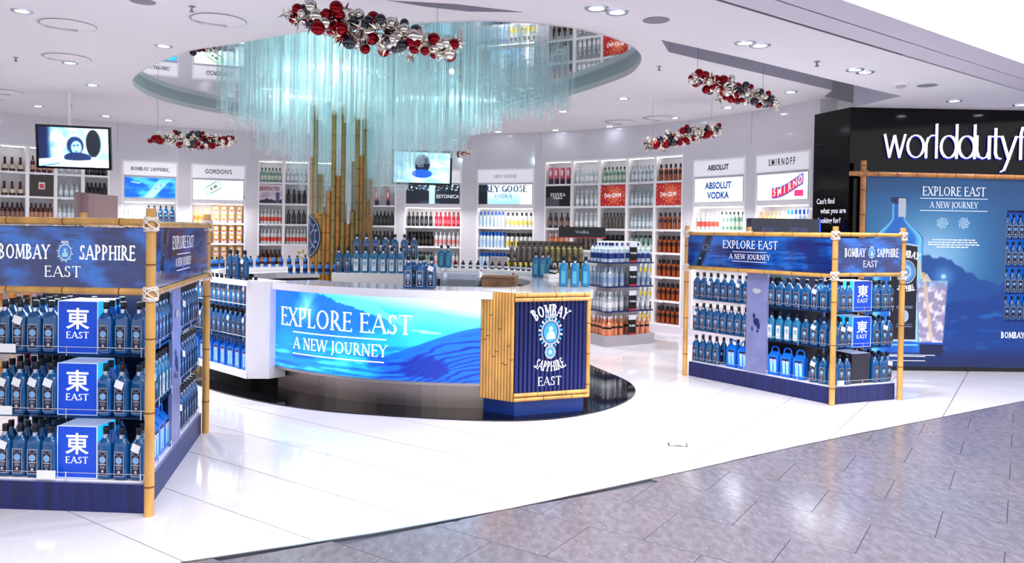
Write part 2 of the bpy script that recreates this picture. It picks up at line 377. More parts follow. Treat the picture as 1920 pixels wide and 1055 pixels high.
# --- floor: grout bed, white tiles, granite slabs
GC = [(-9, .4), (-1.6, 3.76), (-.73, 4.16), (.02, 4.57), (1.3, 5.39), (2.29, 6.05), (3.51, 6.8), (5.24, 7.85), (9.5, 10.4)]
disc_pts = spline([(-3.9, 8.9), (-3.2, 7.95), (-2.16, 7.16), (-1.21, 6.82), (0.02, 6.68), (.75, 7.02), (1.22, 7.7), (1.32, 8.4), (1.1, 9.2), (.7, 10.2), (-.2, 10.9), (-1.6, 11.2), (-3.0, 10.9), (-3.9, 10.0)], 8)
fl = MB().add([(-12, -4, -.012), (12, -4, -.012), (12, 17, -.012), (-12, 17, -.012)], [(0, 1, 2, 3)], grout_m).obj('floor', kind='structure')
def clip(poly, a, b, keep):
    out = []; n = len(poly); side = lambda p: ((b[0]-a[0])*(p[1]-a[1])-(b[1]-a[1])*(p[0]-a[0]))*keep
    for i in range(n):
        p, q = poly[i], poly[(i+1) % n]; sp_, sq = side(p), side(q)
        if sp_ >= 0: out.append(p)
        if sp_*sq < 0: t = sp_/(sp_-sq); out.append((p[0]+(q[0]-p[0])*t, p[1]+(q[1]-p[1])*t))
    return out
def in_view(cx, cy, pad=.9): return cy > 1.5 and abs(cx) < cy*.69+pad and cy > 3.0
def lattice(name, org, ang, la, lb, off, keep, m_list, gap, zfn, far, limit, seed, ystop):
    rnd = random.Random(seed); ca, sa = math.cos(R(ang)), math.sin(R(ang)); cb, sb = math.cos(R(ang+90)), math.sin(R(ang+90)); cells = []
    for j in range(-40, 40):
        for i in range(-40, 40):
            u0 = i*la+(off*la if j % 2 else 0); v0 = j*lb
            P = [(org[0]+ca*u+cb*v, org[1]+sa*u+sb*v) for u, v in ((u0+gap, v0+gap), (u0+la-gap, v0+gap), (u0+la-gap, v0+lb-gap), (u0+gap, v0+lb-gap))]
            c = (sum(p[0] for p in P)/4, sum(p[1] for p in P)/4)
            if not (in_view(*c, 3.2) or abs(c[0]) < 7 and 1.5 < c[1] < 5) or c[1] > ystop or math.dist(c, WC) > WR+.6 and c[1] > 9.9: continue
            # the boundary's segment nearest this tile
            for k in range(len(GC)-1):
                if not P: break
                if GC[k][0]-.35 <= max(p[0] for p in P) and GC[k+1][0]+.35 >= min(p[0] for p in P) and P: 
                    d = min(abs((GC[k+1][0]-GC[k][0])*(p[1]-GC[k][1])-(GC[k+1][1]-GC[k][1])*(p[0]-GC[k][0])) for p in P)
                    P = clip(P, GC[k], GC[k+1], keep) if P else P
            if len(P) < 3: continue
            A = abs(sum(P[i][0]*P[(i+1) % len(P)][1]-P[(i+1) % len(P)][0]*P[i][1] for i in range(len(P))))/2
            if A < .0015: continue
            cells.append((math.hypot(c[0], c[1])+(0 if in_view(*c) else 100), P, c))
    cells.sort(key=lambda t: t[0]); rest = MB(); whole = {}
    for k, (d, P, c) in enumerate(cells):
        m = rnd.choice(m_list); z = zfn(rnd)
        if k >= limit: rest.prism(P, -.011, z, m, bottom=False); continue
        full = len(P) == 4 and abs(math.dist(P[0], P[1])-(la-2*gap)) < 1e-6 and abs(math.dist(P[1], P[2])-(lb-2*gap)) < 1e-6
        if full:
            if m.name not in whole: whole[m.name] = MB().prism([(p[0]-c[0], p[1]-c[1]) for p in P], -.011, 0, m, bottom=False).mesh(name)
            o = link(name, whole[m.name], fl, (c[0], c[1], z))
        else:
            o = MB().prism([(p[0]-c[0], p[1]-c[1]) for p in P], -.011, 0, m, bottom=False).obj(name, fl); o.location = (c[0], c[1], z)
    if rest.v: rest.obj(far, fl, kind='stuff')
    return len(cells)
def granite(i, c):
    m = mat('granite_%d' % i, c, .17, spec=.45); nt = m.node_tree; b = nt.nodes['Principled BSDF']
    tc = nt.nodes.new('ShaderNodeTexCoord'); mp = nt.nodes.new('ShaderNodeMapping'); mp.inputs['Location'].default_value = (i*3.1, i*1.7, 0)
    v = nt.nodes.new('ShaderNodeTexVoronoi'); v.inputs['Scale'].default_value = 24; mp.inputs['Scale'].default_value = (1, .5, 1); mp.inputs['Rotation'].default_value = (0, 0, .6+i); n = nt.nodes.new('ShaderNodeTexNoise'); n.inputs['Scale'].default_value = 22; n.inputs['Detail'].default_value = 10
    n2 = nt.nodes.new('ShaderNodeTexNoise'); n2.inputs['Scale'].default_value = 90
    cr = nt.nodes.new('ShaderNodeValToRGB'); cr.color_ramp.elements[0].position = .35; cr.color_ramp.elements[1].position = .7
    L = lin(c); cr.color_ramp.elements[0].color = tuple(x*.8 for x in L)+(1,); cr.color_ramp.elements[1].color = tuple(x*1.2 for x in L)+(1,)
    sp = nt.nodes.new('ShaderNodeValToRGB'); sp.color_ramp.elements[0].position = .05; sp.color_ramp.elements[0].color = (.6, .6, .6, 1); sp.color_ramp.elements[1].position = .13; sp.color_ramp.elements[1].color = (0, 0, 0, 1)
    mu = nt.nodes.new('ShaderNodeMath'); mu.operation = 'MULTIPLY'; mx = nt.nodes.new('ShaderNodeMix'); mx.data_type = 'RGBA'; mx.inputs[7].default_value = (.62, .6, .62, 1)
    nt.links.new(tc.outputs['Object'], mp.inputs[0])
    for q in (v, n, n2): nt.links.new(mp.outputs[0], q.inputs['Vector'])
    nt.links.new(n.outputs['Fac'], cr.inputs[0]); nt.links.new(v.outputs['Distance'], sp.inputs[0]); nt.links.new(sp.outputs[0], mu.inputs[0]); nt.links.new(n2.outputs['Fac'], mu.inputs[1])
    nt.links.new(mu.outputs[0], mx.inputs[0]); nt.links.new(cr.outputs[0], mx.inputs[6]); nt.links.new(mx.outputs[2], b.inputs['Base Color']); return m
gran = [granite(0, (.445, .42, .458)), granite(1, (.435, .415, .454)), granite(2, (.452, .425, .46))]
lattice('floor_tile', (-.93, 4.67), -34.5, .67, .555, 0, 1, [tile_m], .0035, lambda r: -r.random()*.0008, 'far_floor_tiles', 290, 1, 15.5)
lattice('granite_slab', (.73, 4.72), -33.5, .65, .49, .5, -1, gran, .0018, lambda r: -r.random()*.0008, 'far_granite_slabs', 290, 2, 12)
ts = MB()
for a, b in zip(GC[1:-1], GC[2:]):
    (L, an) = fr(a, b); nx, ny = -math.sin(an)*.008, math.cos(an)*.008
    ts.prism([(a[0]-nx, a[1]-ny), (b[0]-nx, b[1]-ny), (b[0]+nx, b[1]+ny), (a[0]+nx, a[1]+ny)], -.01, .0015, steel_m)
ts.obj('trim_1', kind='structure')
dm = MB().prism(disc_pts, -.005, .012, blackdisc_m).obj('floor_disc', kind='structure')
h = MB(); h.box(-.075, .075, -.05, .05, 0, .003, steel_m); h.box(-.062, .062, -.04, .04, .003, .0036, tile_m); h.box(-.03, .03, -.046, -.038, .003, .005, blackmat)
o = h.obj('floor_socket_hatch'); o.location = (1.32, 6.02, .001); o.rotation_euler = (0, 0, R(-8)); tag(o, 'small square floor socket cover let into white tiles', 'floor hatch')

# --- curved back wall, recessed where cabinets stand
UN = dict(A=(139.58, 123.86), BS=(122.38, 115.37), GO=(113.71, 106.39), B=(104.71, 93.99), E=(88.91, 84.79), C=(83.59, 74.87), GG=(72.59, 63.76), D=(62.21, 41.31), AB=(39.82, 32.23), SM=(30.79, 23.12))
TOPZ = dict(A=2.98, BS=2.84, GO=2.84, B=2.96, E=2.96, C=2.84, GG=2.84, D=2.96, AB=2.84, SM=2.84)
SPL = dict(A=5, B=3, D=5)
def unit_angles(k):
    a, b = UN[k]; n = SPL.get(k, 1); return [a+(b-a)*i/n for i in range(n+1)]
wl = MB()
def wallq(a, b, z0, z1, r=WR):
    n = max(1, int(abs(a-b)/2.2))
    for i in range(n):
        p, q = wp(a+(b-a)*i/n, r), wp(a+(b-a)*(i+1)/n, r); wl.sheet([(p[0], p[1], z0), (q[0], q[1], z0), (q[0], q[1], z1), (p[0], p[1], z1)], wall_m)
ang = 205.0
for k in ('A', 'BS', 'GO', 'B', 'E', 'C', 'GG', 'D', 'AB', 'SM'):
    a, b = UN[k]; wallq(ang, a, 0, 3.9)
    U_ = unit_angles(k)
    for i in range(len(U_)-1):
        p, q = wp(U_[i]), wp(U_[i+1])
        wl.sheet([(p[0], p[1], TOPZ[k]), (q[0], q[1], TOPZ[k]), (q[0], q[1], 3.9), (p[0], p[1], 3.9)], wall_m)
        wl.sheet([(p[0], p[1], 0), (q[0], q[1], 0), (q[0], q[1], .11), (p[0], p[1], .11)], wall_m)
    ang = b
wallq(ang, 22.0, 0, 3.9)
e = wp(22.0); e2 = wp(22.0, WR+.3); wl.sheet([(e[0], e[1], 0), (e2[0], e2[1], 0), (e2[0], e2[1], 3.9), (e[0], e[1], 3.9)], white)
wl.obj('wall_back', kind='structure')
# dark joints between the tall glossy panels above the cabinets
tj = MB()
for a in (131, 122.9, 114.5, 105.5, 97, 84.2, 73.7, 62.9, 51.6, 40.5, 31.5):
    p = wp(a, WR-.004); rz = R(a+90); c, s_ = math.cos(rz)*.004, math.sin(rz)*.004
    tj.sheet([(p[0]-c, p[1]-s_, 3.0), (p[0]+c, p[1]+s_, 3.0), (p[0]+c, p[1]+s_, 3.5), (p[0]-c, p[1]-s_, 3.5)], slot_m)
tj.obj('trim_2', kind='structure')
sk = MB(); prev = None
for i in range(60):
    a = 205-183*i/59; p, q = wp(a, WR-.015), wp(a, WR)
    if prev: sk.sheet([(prev[0][0], prev[0][1], 0), (p[0], p[1], 0), (p[0], p[1], .1), (prev[0][0], prev[0][1], .1)], soffit_m); sk.sheet([(prev[0][0], prev[0][1], .1), (p[0], p[1], .1), (q[0], q[1], .1), (prev[1][0], prev[1][1], .1)], soffit_m)
    prev = (p, q)
sk.obj('baseboard_back', kind='structure')

# --- ceilings
hole = spline([(-.55, 6.86), (.16, 6.88), (.72, 7.15), (1.2, 7.75), (1.36, 8.5), (1.2, 9.42), (.28, 11.28), (-.9, 12.5), (-2.3, 13.2), (-3.6, 13.3), (-4.62, 12.82), (-5.17, 11.5), (-4.9, 9.95), (-3.64, 8.36), (-2.82, 7.81), (-1.82, 7.22)], 6)
rear_edge = [(-13, 1.6), (-2, 5.75), (-1.07, 6.28), (-.74, 6.46), (-.4, 6.58), (.06, 6.57), (.06, 6.15), (1.0, 6.45), (1.4, 7.44), (1.57, 7.93), (4.03, 9.85), (4.12, 10.3), (7.5, 13)]
rear = rear_edge+[(7.5, 17), (-13, 17)]
def flat(name, outer, holes, z, m, up=False):
    loops = [[Vector((x, y, 0)) for x, y in outer]]+[[Vector((x, y, 0)) for x, y in h_] for h_ in holes]
    tri = tessellate_polygon(loops); pts = [p for l in loops for p in l]; mb = MB(); fs = []
    for t in tri:
        A = sum(pts[t[i]].x*pts[t[(i+1) % 3]].y-pts[t[(i+1) % 3]].x*pts[t[i]].y for i in range(3)); fs.append(t if (A > 0) == up else t[::-1])
    mb.add([(p.x, p.y, z) for p in pts], fs, m); return mb
def edge_face(mb, pts, z0, z1, m):
    for a, b in zip(pts, pts[1:]): mb.sheet([(a[0], a[1], z0), (b[0], b[1], z0), (b[0], b[1], z1), (a[0], a[1], z1)], m)
cr_ = flat('c', rear, [hole], 3.5, ceil_m); edge_face(cr_, rear_edge, 3.5, 3.85, slot_m); cr_.obj('ceiling', kind='structure')
front_far = [(-13, .2), (-3, 4.75), (-.93, 5.47), (-.42, 5.54), (.05, 5.71), (1.22, 6.47), (2.12, 7.11), (3.28, 8.01), (4.42, 8.86), (4.24, 9.70), (7.05, 9.75)]
def along(off, x): # line of the shopfront edge, offset towards the mall
    d = Vector((4.2, 3.14)).normalized(); n = Vector((d.y, -d.x)); p0 = Vector((1.37, 5.35))+n*off; t = (x-p0.x)/d.x; q = p0+d*t; return (q.x, q.y)
front = front_far+[along(0, 7.05), along(0, -13)]
cf = flat('c', front, [], 3.26, ceil_m); edge_face(cf, front_far[:-1], 3.26, 3.85, slot_m)
cf.obj('ceiling', kind='structure')
_a, _b = along(.2, -13), along(.2, 12); MB().add([(*_a, 3.85), (*_b, 3.85), (12, 17, 3.85), (-13, 17, 3.85)], [(3, 2, 1, 0)], ceil_m).obj('ceiling', kind='structure')
st = MB()
def strip(o0, o1, z, m): a, b, c, d = along(o0, -13), along(o0, 12), along(o1, 12), along(o1, -13); st.add([(*a, z), (*b, z), (*c, z), (*d, z)], [(0, 1, 2, 3)], m)
strip(0, .03, 3.30, blackmat); strip(.03, .26, 3.26, soffit_m); strip(.26, .275, 3.28, slot_m); strip(.275, .55, 3.26, soffit_m)
st.obj('trim_3', kind='structure')
a, b = along(.55, -13), along(.55, 12)
fa = MB().sheet([(*a, 3.26), (*b, 3.26), (*b, 8.5), (*a, 8.5)], mat('fascia_white', (.98, .98, 1), .5)); fa.obj('wall_fascia', kind='structure')
mr = flat('m', hole, [], 3.63, mirror_m).mesh('mirror_pane')
t = thing('ceiling_mirror', 'large oval mirror set in a round-lipped recess of the white ceiling', 'mirror')
link('mirror_pane', mr, t); rim = MB(); hc = hole+[hole[0]]; edge_face(rim, hc, 3.485, 3.555, ceil_m); edge_face(rim, hc, 3.555, 3.64, mat('lip_grey', (.78, .8, .83), .6)); rim.obj('recess_lip', t)

# --- black corner wall with the backlit lettering
bw0, bw1, bw2 = (4.0, 10.32), (4.2, 9.68), (9.2, 9.76)
b_ = MB()
for p, q in ((bw0, bw1), (bw1, bw2)): b_.sheet([(*p, 0), (*q, 0), (*q, 3.26), (*p, 3.26)], black_m)
b_.obj('wall_right', kind='structure')
Lr, ar = fr(bw0, bw1)
pj = MB()
for z in (2.85, 2.25, 1.2): pj.sheet([(0.02, -.002, z), (Lr-.02, -.002, z), (Lr-.02, -.002, z+.008), (.02, -.002, z+.008)], blackmat)
o = pj.obj('trim_4', kind='structure'); o.location = (*bw0, 0); o.rotation_euler = (0, 0, ar)
#SPLIT
# ================================================================== BOTTLE KINDS
def gin_parts(glass, dark=True, tagd=False):
    b = MB(); prof = [(.6, 0), (.98, .004), (1, .02), (.98, .19), (.93, .205), (.7, .222), (.45, .236), (.36, .25), (.34, .262)]
    b.lathe([(r*.044, z) for r, z in prof], glass, 16, 1, .72, 3.2)
    c = MB().lathe([(.0165, .258), (.0175, .262), (.0175, .296), (.016, .3)], cap_m, 10)
    n = MB().lathe([(.0163, .236), (.0158, .258)], silver_m, 10, cap=False)
    l = MB(); y = -.0326; bg, ln = (lab_d, silver_m) if dark else (lab_w, lab_d)
    l.sheet([(-.029, y, .022), (.029, y, .022), (.029, y, .165), (-.029, y, .165)], ln)
    l.sheet([(-.026, y-.0006, .025), (.026, y-.0006, .025), (.026, y-.0006, .162), (-.026, y-.0006, .162)], bg)
    l.ring((0, y-.001, .115), .0165, .0195, ln, 16); l.disc((0, y-.001, .115), .015, .018, lab_c, 14)
    l.sheet([(-.02, y-.001, .086), (.02, y-.001, .086), (.02, y-.001, .091), (-.02, y-.001, .091)], ln)
    l.ring((0, y-.001, .150), .018, .0205, ln, 14, .45)
    l.disc((0, y-.001, .048), .008, .008, ln if dark else lab_c, 10)
    for z in (.064, .071, .077): l.sheet([(-.014, y-.001, z), (.014, y-.001, z), (.014, y-.001, z+.0018), (-.014, y-.001, z+.0018)], ln)
    ps = [('glass_body', b.mesh('glass_body'), None), ('cap', c.mesh('cap'), None), ('neck_band', n.mesh('neck_band'), 'silvery band round the neck'), ('label_panel', l.mesh('label_panel'), 'navy label with pale medallion' if dark else 'silver label with small medallion')]
    if tagd:
        g = MB(); g.add([(-.03, -.037, .175), (.022, -.044, .158), (.034, -.04, .2), (-.018, -.034, .217)], [(0, 1, 2, 3)], tag_m)
        g.add([(-.03, -.0355, .175), (.022, -.0425, .158), (.034, -.0385, .2), (-.018, -.0325, .217)], [(3, 2, 1, 0)], tag_m)
        g.path([(-.01, -.033, .212), (-.004, -.022, .235), (0, -.017, .245)], .001, tag_m, 4)
        ps.append(('neck_tag', g.mesh('neck_tag'), 'white paper tag hanging from the neck'))
    return ps
GIN = {'n': Proto('gin_bottle', 'bottle', gin_parts(bsg)), 't': Proto('gin_bottle', 'bottle', gin_parts(bsg, True, True)), 'w': Proto('gin_bottle', 'bottle', gin_parts(bsg2, False))}
def small_gin():
    b = MB(); b.lathe([(r*.044, z) for r, z in ((.95, 0), (1, .02), (.98, .19), (.6, .228), (.36, .25), (.34, .262))], bsg, 10, 1, .72, 3)
    b.lathe([(.017, .262), (.017, .3)], cap_m, 8)
    for k, (x0, x1, z0, z1, m) in enumerate(((-.029, .029, .022, .165, silver_m), (-.026, .026, .025, .162, lab_d), (-.014, .014, .1, .13, lab_c), (-.008, .008, .042, .056, silver_m))):
        y = -.0326-.0006*k; b.sheet([(x0, y, z0), (x1, y, z0), (x1, y, z1), (x0, y, z1)], m)
    return b.mesh('gin_bottle')
GINS = Proto('gin_bottle', 'bottle', me=small_gin())
def pack():
    b = MB(); pb = mat('blue_carton', (.05, .42, .86), .35); sl = mat('carton_print', (.6, .85, .98), .4)
    b.box(-.06, .06, -.045, .045, 0, .2, pb)
    b.add([(-.06, -.045, .2), (.06, -.045, .2), (.06, .045, .2), (-.06, .045, .2), (-.045, 0, .245), (.045, 0, .245)], [(0, 1, 5, 4), (2, 3, 4, 5), (1, 2, 5), (3, 0, 4)], pb)
    hd = MB(); hd.path([(-.045, 0, .235), (-.04, 0, .275), (-.022, 0, .295), (.022, 0, .295), (.04, 0, .275), (.045, 0, .235)], .008, pb, 6)
    p = MB(); y = -.046
    for dx in (-.022, .02): p.add([(dx-.018+.012, y, .03), (dx+.01+.012, y, .03), (dx+.02, y, .13), (dx-.012, y, .15)], [(0, 1, 2, 3)], sl); p.ring((dx+.004, y-.0005, .15), .008, .018, lab_w, 12)
    p.sheet([(-.04, y-.0004, .17), (.04, y-.0004, .17), (.04, y-.0004, .188), (-.04, y-.0004, .188)], lab_d)
    return [('carton', b.mesh('carton'), None), ('carry_handle', hd.mesh('carry_handle'), None), ('front_print', p.mesh('front_print'), 'pale picture of two glasses')]
PACK = Proto('carry_pack', 'carton', pack())
def simple(name, cat, prof, bands, n=8, sx=1, sy=1, e=2):
    """one mesh: prof [(r,z)...] body; bands [(z0,z1,mat)] colour the lathe by height"""
    b = MB()
    for (r0, z0), (r1, z1) in zip(prof, prof[1:]):
        zc = (z0+z1)/2; m = next((m for a, c, m in bands if a <= zc <= c), bands[-1][2])
        b.lathe([(r0, z0), (r1, z1)], m, n, sx, sy, e, cap=False)
    b.lathe([(prof[-1][0], prof[-1][1]), (prof[-1][0]*.3, prof[-1][1]+.001)], next((m for a, c, m in bands if a <= prof[-1][1] <= c), bands[-1][2]), n, sx, sy, e)
    return Proto(name, cat, me=b.mesh(name))
def bt(c, lab, cap, name='clear_bottle', tall=1, fat=1, trans=.15, sh=.19, lz=(.05, .13), big=0):
    g = mat('glass_%s' % (c,), c, .1, trans=trans, coat=.3); l = mat('label_%s' % (lab,), lab, .5); k = mat('cap_%s' % (cap,), cap, .35)
    r = .034*fat; z = [0, lz[0], lz[1], sh, sh+.02, .218 if big else .235, .22 if big else .24, .28]; z = [q*tall for q in z]
    return simple(name, 'bottle', [(r, z[0]), (r, z[1]), (r*1.01, z[2]), (r, z[3]), (r*.5, z[4]), (r*.38, z[5]), (r*(.55 if big else .42), z[6]), (r*(.55 if big else .4), z[7])],
                  [(z[1], z[2], l), (z[6], z[7]+.01, k), (-1, 9, g)], 8)
K = {
 'clear': bt(name='clear_bottle', c=(.84, .90, .92), lab=(.86, .9, .93), cap=(.55, .6, .65), trans=.4), 'clearw': bt(name='frosted_bottle', c=(.90, .94, .96), lab=(.97, .97, .98), cap=(.9, .91, .93), trans=.3),
 'dark': bt(name='black_bottle', big=1, c=(.05, .04, .05), lab=(.22, .2, .2), cap=(.04, .04, .05)), 'black': bt(name='black_bottle', c=(.03, .05, .04), lab=(.25, .26, .27), cap=(.02, .02, .02)),
 'brown': bt(name='brown_bottle', c=(.33, .13, .08), lab=(.75, .55, .45), cap=(.1, .05, .05)), 'orange': bt(name='orange_bottle', big=1, c=(.66, .29, .11), lab=(.28, .13, .09), cap=(.06, .04, .04), lz=(.11, .17)),
 'red': bt(name='red_bottle', big=1, c=(.72, .08, .16), lab=(.85, .3, .35), cap=(.6, .05, .1), tall=1), 'green': bt(name='green_bottle', c=(.55, .70, .62), lab=(.78, .84, .76), cap=(.12, .12, .12)),
 'pinkw': bt(name='pink_label_bottle', c=(.88, .86, .87), lab=(.85, .55, .55), cap=(.7, .72, .74)), 'goose': bt(name='blue_cap_bottle', big=1, c=(.84, .9, .96), lab=(.68, .78, .9), cap=(.1, .38, .78), tall=1.05),
 'yellow': bt(name='yellow_label_bottle', big=1, c=(.88, .9, .88), lab=(.88, .78, .3), cap=(.06, .06, .09)), 'citrus': bt(name='amber_bottle', c=(.95, .82, .55), lab=(.9, .55, .2), cap=(.9, .7, .45)),
 'redl': bt(name='red_label_bottle', c=(.86, .88, .88), lab=(.85, .3, .25), cap=(.82, .84, .86)), 'rose': bt(name='rose_bottle', c=(1, .62, .44), lab=(.1, .08, .1), cap=(.95, .93, .93), sh=.17, lz=(.1, .13), fat=1.1),
 'vodka': bt(name='vodka_bottle', c=(.78, .86, .93), lab=(.55, .66, .82), cap=(.6, .7, .85)), 'vodkab': bt(name='vodka_bottle', c=(.8, .88, .95), lab=(.1, .2, .5), cap=(.1, .15, .4)),
 'olive': bt(name='olive_bottle', c=(.55, .52, .34), lab=(.42, .38, .26), cap=(.1, .1, .08)), 'grey': bt(name='dark_bottle', c=(.42, .37, .36), lab=(.4, .36, .35), cap=(.1, .06, .06)), 'mini': bt((.2, .5, .85), (.05, .1, .3), (.02, .02, .05), name='miniature_bottle', tall=.5, fat=.8),
 'cognac': bt(name='cognac_bottle', c=(.3, .1, .06), lab=(.8, .75, .65), cap=(.08, .05, .05), fat=1.35, tall=.85, sh=.13), 'brownred': bt(name='brown_bottle', c=(.25, .06, .06), lab=(.6, .45, .4), cap=(.05, .04, .05)),
 'minik': bt((.05, .06, .12), (.8, .82, .86), (.02, .02, .03), name='miniature_bottle', tall=.36, fat=.8),
}
def bxproto(name, c1, c2, w=.09, d=.08, h=.17, c3=(.95, .9, .85)):
    b = MB(); a, b2, c = mat('carton_%s' % (c1,), c1, .4), mat('carton_%s' % (c2,), c2, .4), mat('carton_%s' % (c3,), c3, .4)
    b.box(-w/2, w/2, -d/2, d/2, 0, h*.35, b2); b.box(-w/2, w/2, -d/2, d/2, h*.35, h*.72, a); b.box(-w/2, w/2, -d/2, d/2, h*.72, h, a)
    b.disc((0, -d/2-.001, h*.68), w*.36, h*.2, c, 12); b.box(-w*.3, w*.3, -d/2-.002, -d/2-.001, h*.3, h*.42, c3 and mat('carton_red', (.75, .25, .3), .4))
    return Proto(name, 'carton', me=b.mesh(name))
K['ycart'] = bxproto('gift_carton', (.96, .66, .18), (.93, .80, .78)); K['pinktall'] = bxproto('gift_carton', (.85, .35, .45), (.2, .1, .25), .06, .06, .3)
K['gin'] = GINS

# ================================================================== WALL CABINETS
LIST_U = {}
class Unit:
    def __init__(s, th0, th1, z1, name, label, cat='cabinet', z0=.11, depth=.3, face=white):
        p, q = wp(th0), wp(th1); s.w, s.rz = fr(p, q); s.p = p; s.z0, s.z1, s.d = z0, z1, depth
        s.t = thing(name, label, cat, (p[0], p[1], 0), s.rz)
        s.side = .028
        MB().box(0, s.w, depth, depth+.02, z0, z1, white).obj('back_panel', s.t)
        sm = MB().box(0, s.side, 0, depth, z0, z1, white).mesh('side_panel'); link('side_panel', sm, s.t); o = link('side_panel', sm, s.t); o.location = (s.w-s.side, 0, 0)
        MB().box(s.side, s.w-s.side, 0, depth, z1-.03, z1, white).obj('top_panel', s.t)
        MB().box(s.side, s.w-s.side, 0, depth, z0, z0+.03, white).obj('bottom_panel', s.t)
        s.shm = None
    def shelf(s, z):
        if s.shm is None: s.shm = MB().box(s.side, s.w-s.side, .005, s.d, -.035, 0, white).mesh('shelf')
        o = link('shelf', s.shm, s.t); o.location = (0, 0, z)
    def world(s, x, y): return (s.p[0]+x*math.cos(s.rz)-y*math.sin(s.rz), s.p[1]+x*math.sin(s.rz)+y*math.cos(s.rz))
    def row(s, kind, n, x0, x1, z, label, group, rows=2, y0=.06, dy=.1, jit=.006):
        if z > 1.6: rows = 1
        for r in range(rows):
            for i in range(n):
                x = x0+(x1-x0)*(i+.5)/n+random.uniform(-jit, jit); X, Y = s.world(x, y0+r*dy)
                K[kind].put((X, Y, z+.001), s.rz, '%s, %s from left' % (label, ORD[i]) if r == 0 else '%s, %s in rear row' % (label, ORD[i]), group)
    def ticket(s, x, z, n=[0]):
        b = MB().box(-.045, .045, -.012, -.006, -.03, .012, tag_m); o = b.obj('price_ticket', s.t); o.location = (x, 0, z); o.rotation_euler = (R(-6), 0, 0)
    def strip(s, x0, x1, y0, y1, z):
        pass
def poster(u, x0, x1, z0, z1, name, label, fn, cat='poster', nx=60, ny=40, m=None, texts=(), y=-.004, depth=.02):
    t = thing(name, label, cat, (*u.world(x0, y), z0), u.rz)
    MB().box(0, x1-x0, .001, depth, 0, z1-z0, white).obj('board', t)
    sheet_print('printed_face', x1-x0, z1-z0, nx, ny, fn, m or print_lit, t)
    for k, (data, x, z, mt) in enumerate(texts):
        b = MB(); put_text(b, data, x*(x1-x0), -.003, z*(z1-z0), mt); b.obj('lettering', t)
    return t
def titled(u, title, look, data, m=black_let, face=sign_lit, z0=2.57, z1=2.81):
    t = thing('title_sign', look, 'sign', (*u.world(.03, -.012), z0), u.rz); w = u.w-.06
    MB().box(0, w, 0, .012, 0, z1-z0, face).obj('sign_face', t)
    if data: b = MB(); put_text(b, data, w/2, -.003, (z1-z0)*.36, m); b.obj('lettering', t)
    MB().box(0, w, -.004, .004, -.022, -.008, slot_m).obj('bottom_edge', t)

CN = {'BS': 'blue gin cabinet', 'GO': 'yellow carton cabinet', 'C': 'cabinet under lower screen', 'GG': 'cabinet with pale blue picture', 'AB': 'cabinet with bold blue letters', 'SM': 'cabinet with red ribbon sign'}
SHZ = [1.72, 1.33, .93, .53]
SN = {1.72: 'top', 1.33: 'second', .93: 'third', .53: 'fourth', .14: 'bottom'}
GEN = {}
for k, (lab) in {'BS': 'white recessed wall cabinet under the bright blue tilted bottle picture', 'GO': "white recessed wall cabinet of yellow cartons under a pale green picture",
                 'C': 'white recessed wall cabinet with black and red bottles behind the bar', 'GG': 'white recessed wall cabinet of blue-capped bottles under the pale blue picture',
                 'AB': 'white recessed wall cabinet under the sign with bold blue letters', 'SM': 'white recessed wall cabinet under the sign with tilted red ribbon'}.items():
    u = GEN[k] = Unit(*UN[k], TOPZ[k], 'wall_cabinet', lab); MB().box(.028, u.w-.028, .02, .3, 2.08, 2.83, white).obj('header_box', u.t)
    for z in SHZ: u.shelf(z)
    ls = MB().box(.05, u.w-.05, .03, .05, 2.066, 2.079, led_m).obj('led_strip', u.t)
    for z in SHZ[:3]: u.ticket(u.w*.3, z-.012); u.ticket(u.w*.72, z-.012)
    p = u.world(u.w/2, -.25); area('cabinet_fill', (*p, 2.05), u.w*.7, 6, rot=(R(-28)*0, 0, 0), sy=.15)  # added area lamp hung before the cabinet, brightens shelves in place of strip light
titled(GEN['BS'], 'B', 'white title sign in dark capitals over the bright blue bottle picture', serif('BOMBAY SAPPHIRE,', .065, .18, .1, .03, cw=.85))
titled(GEN['GO'], 'G', "white title sign in dark letters over the pale green bottle picture", sans("GORDON'S", .085, bold=.01, cw=.8))
titled(GEN['C'], 'C', 'plain white title sign behind the hanging screen in the rods', None)
titled(GEN['GG'], 'GG', 'white title sign with thin grey letters over the pale blue picture', serif('GREY GOOSE', .06, .14, .07, .05), mat('grey_let', (.45, .45, .5)))
titled(GEN['AB'], 'AB', 'white title sign with one bold black word, over bold blue letters', sans('ABSOLUT', .085, bold=.03, cw=.8))
titled(GEN['SM'], 'SM', 'white title sign with spaced black letters over the red ribbon sign', sans('S M I R N O F F', .1, bold=.02, cw=.55))
def f_bs(U, V):
    n = nz(U, V, 6, 3); c = mix(C3((.03, .32, .75), U), C3((.25, .65, .95), U), sst(-.3, .8, n+U*.5))
    d = (U-.64)-(V-.5)*.35; b = (abs(d) < .11) & (V < .93); c = mix(c, C3((.45, .78, .95), U), b*.8); lb = (abs(d) < .075) & (V < .72); c = mix(c, C3((.75, .88, .97), U), lb*.6)
    r = np.hypot(d*2.4, V-.56); c = mix(c, C3((.1, .45, .8), U), ((r < .13) & (r > .09))*1.0); c = mix(c, C3((.85, .95, 1), U), sst(.03, 0, abs(V-.75+.4*(U-.18)**1)-.0)*(U < .3)*(U > .12)); return c
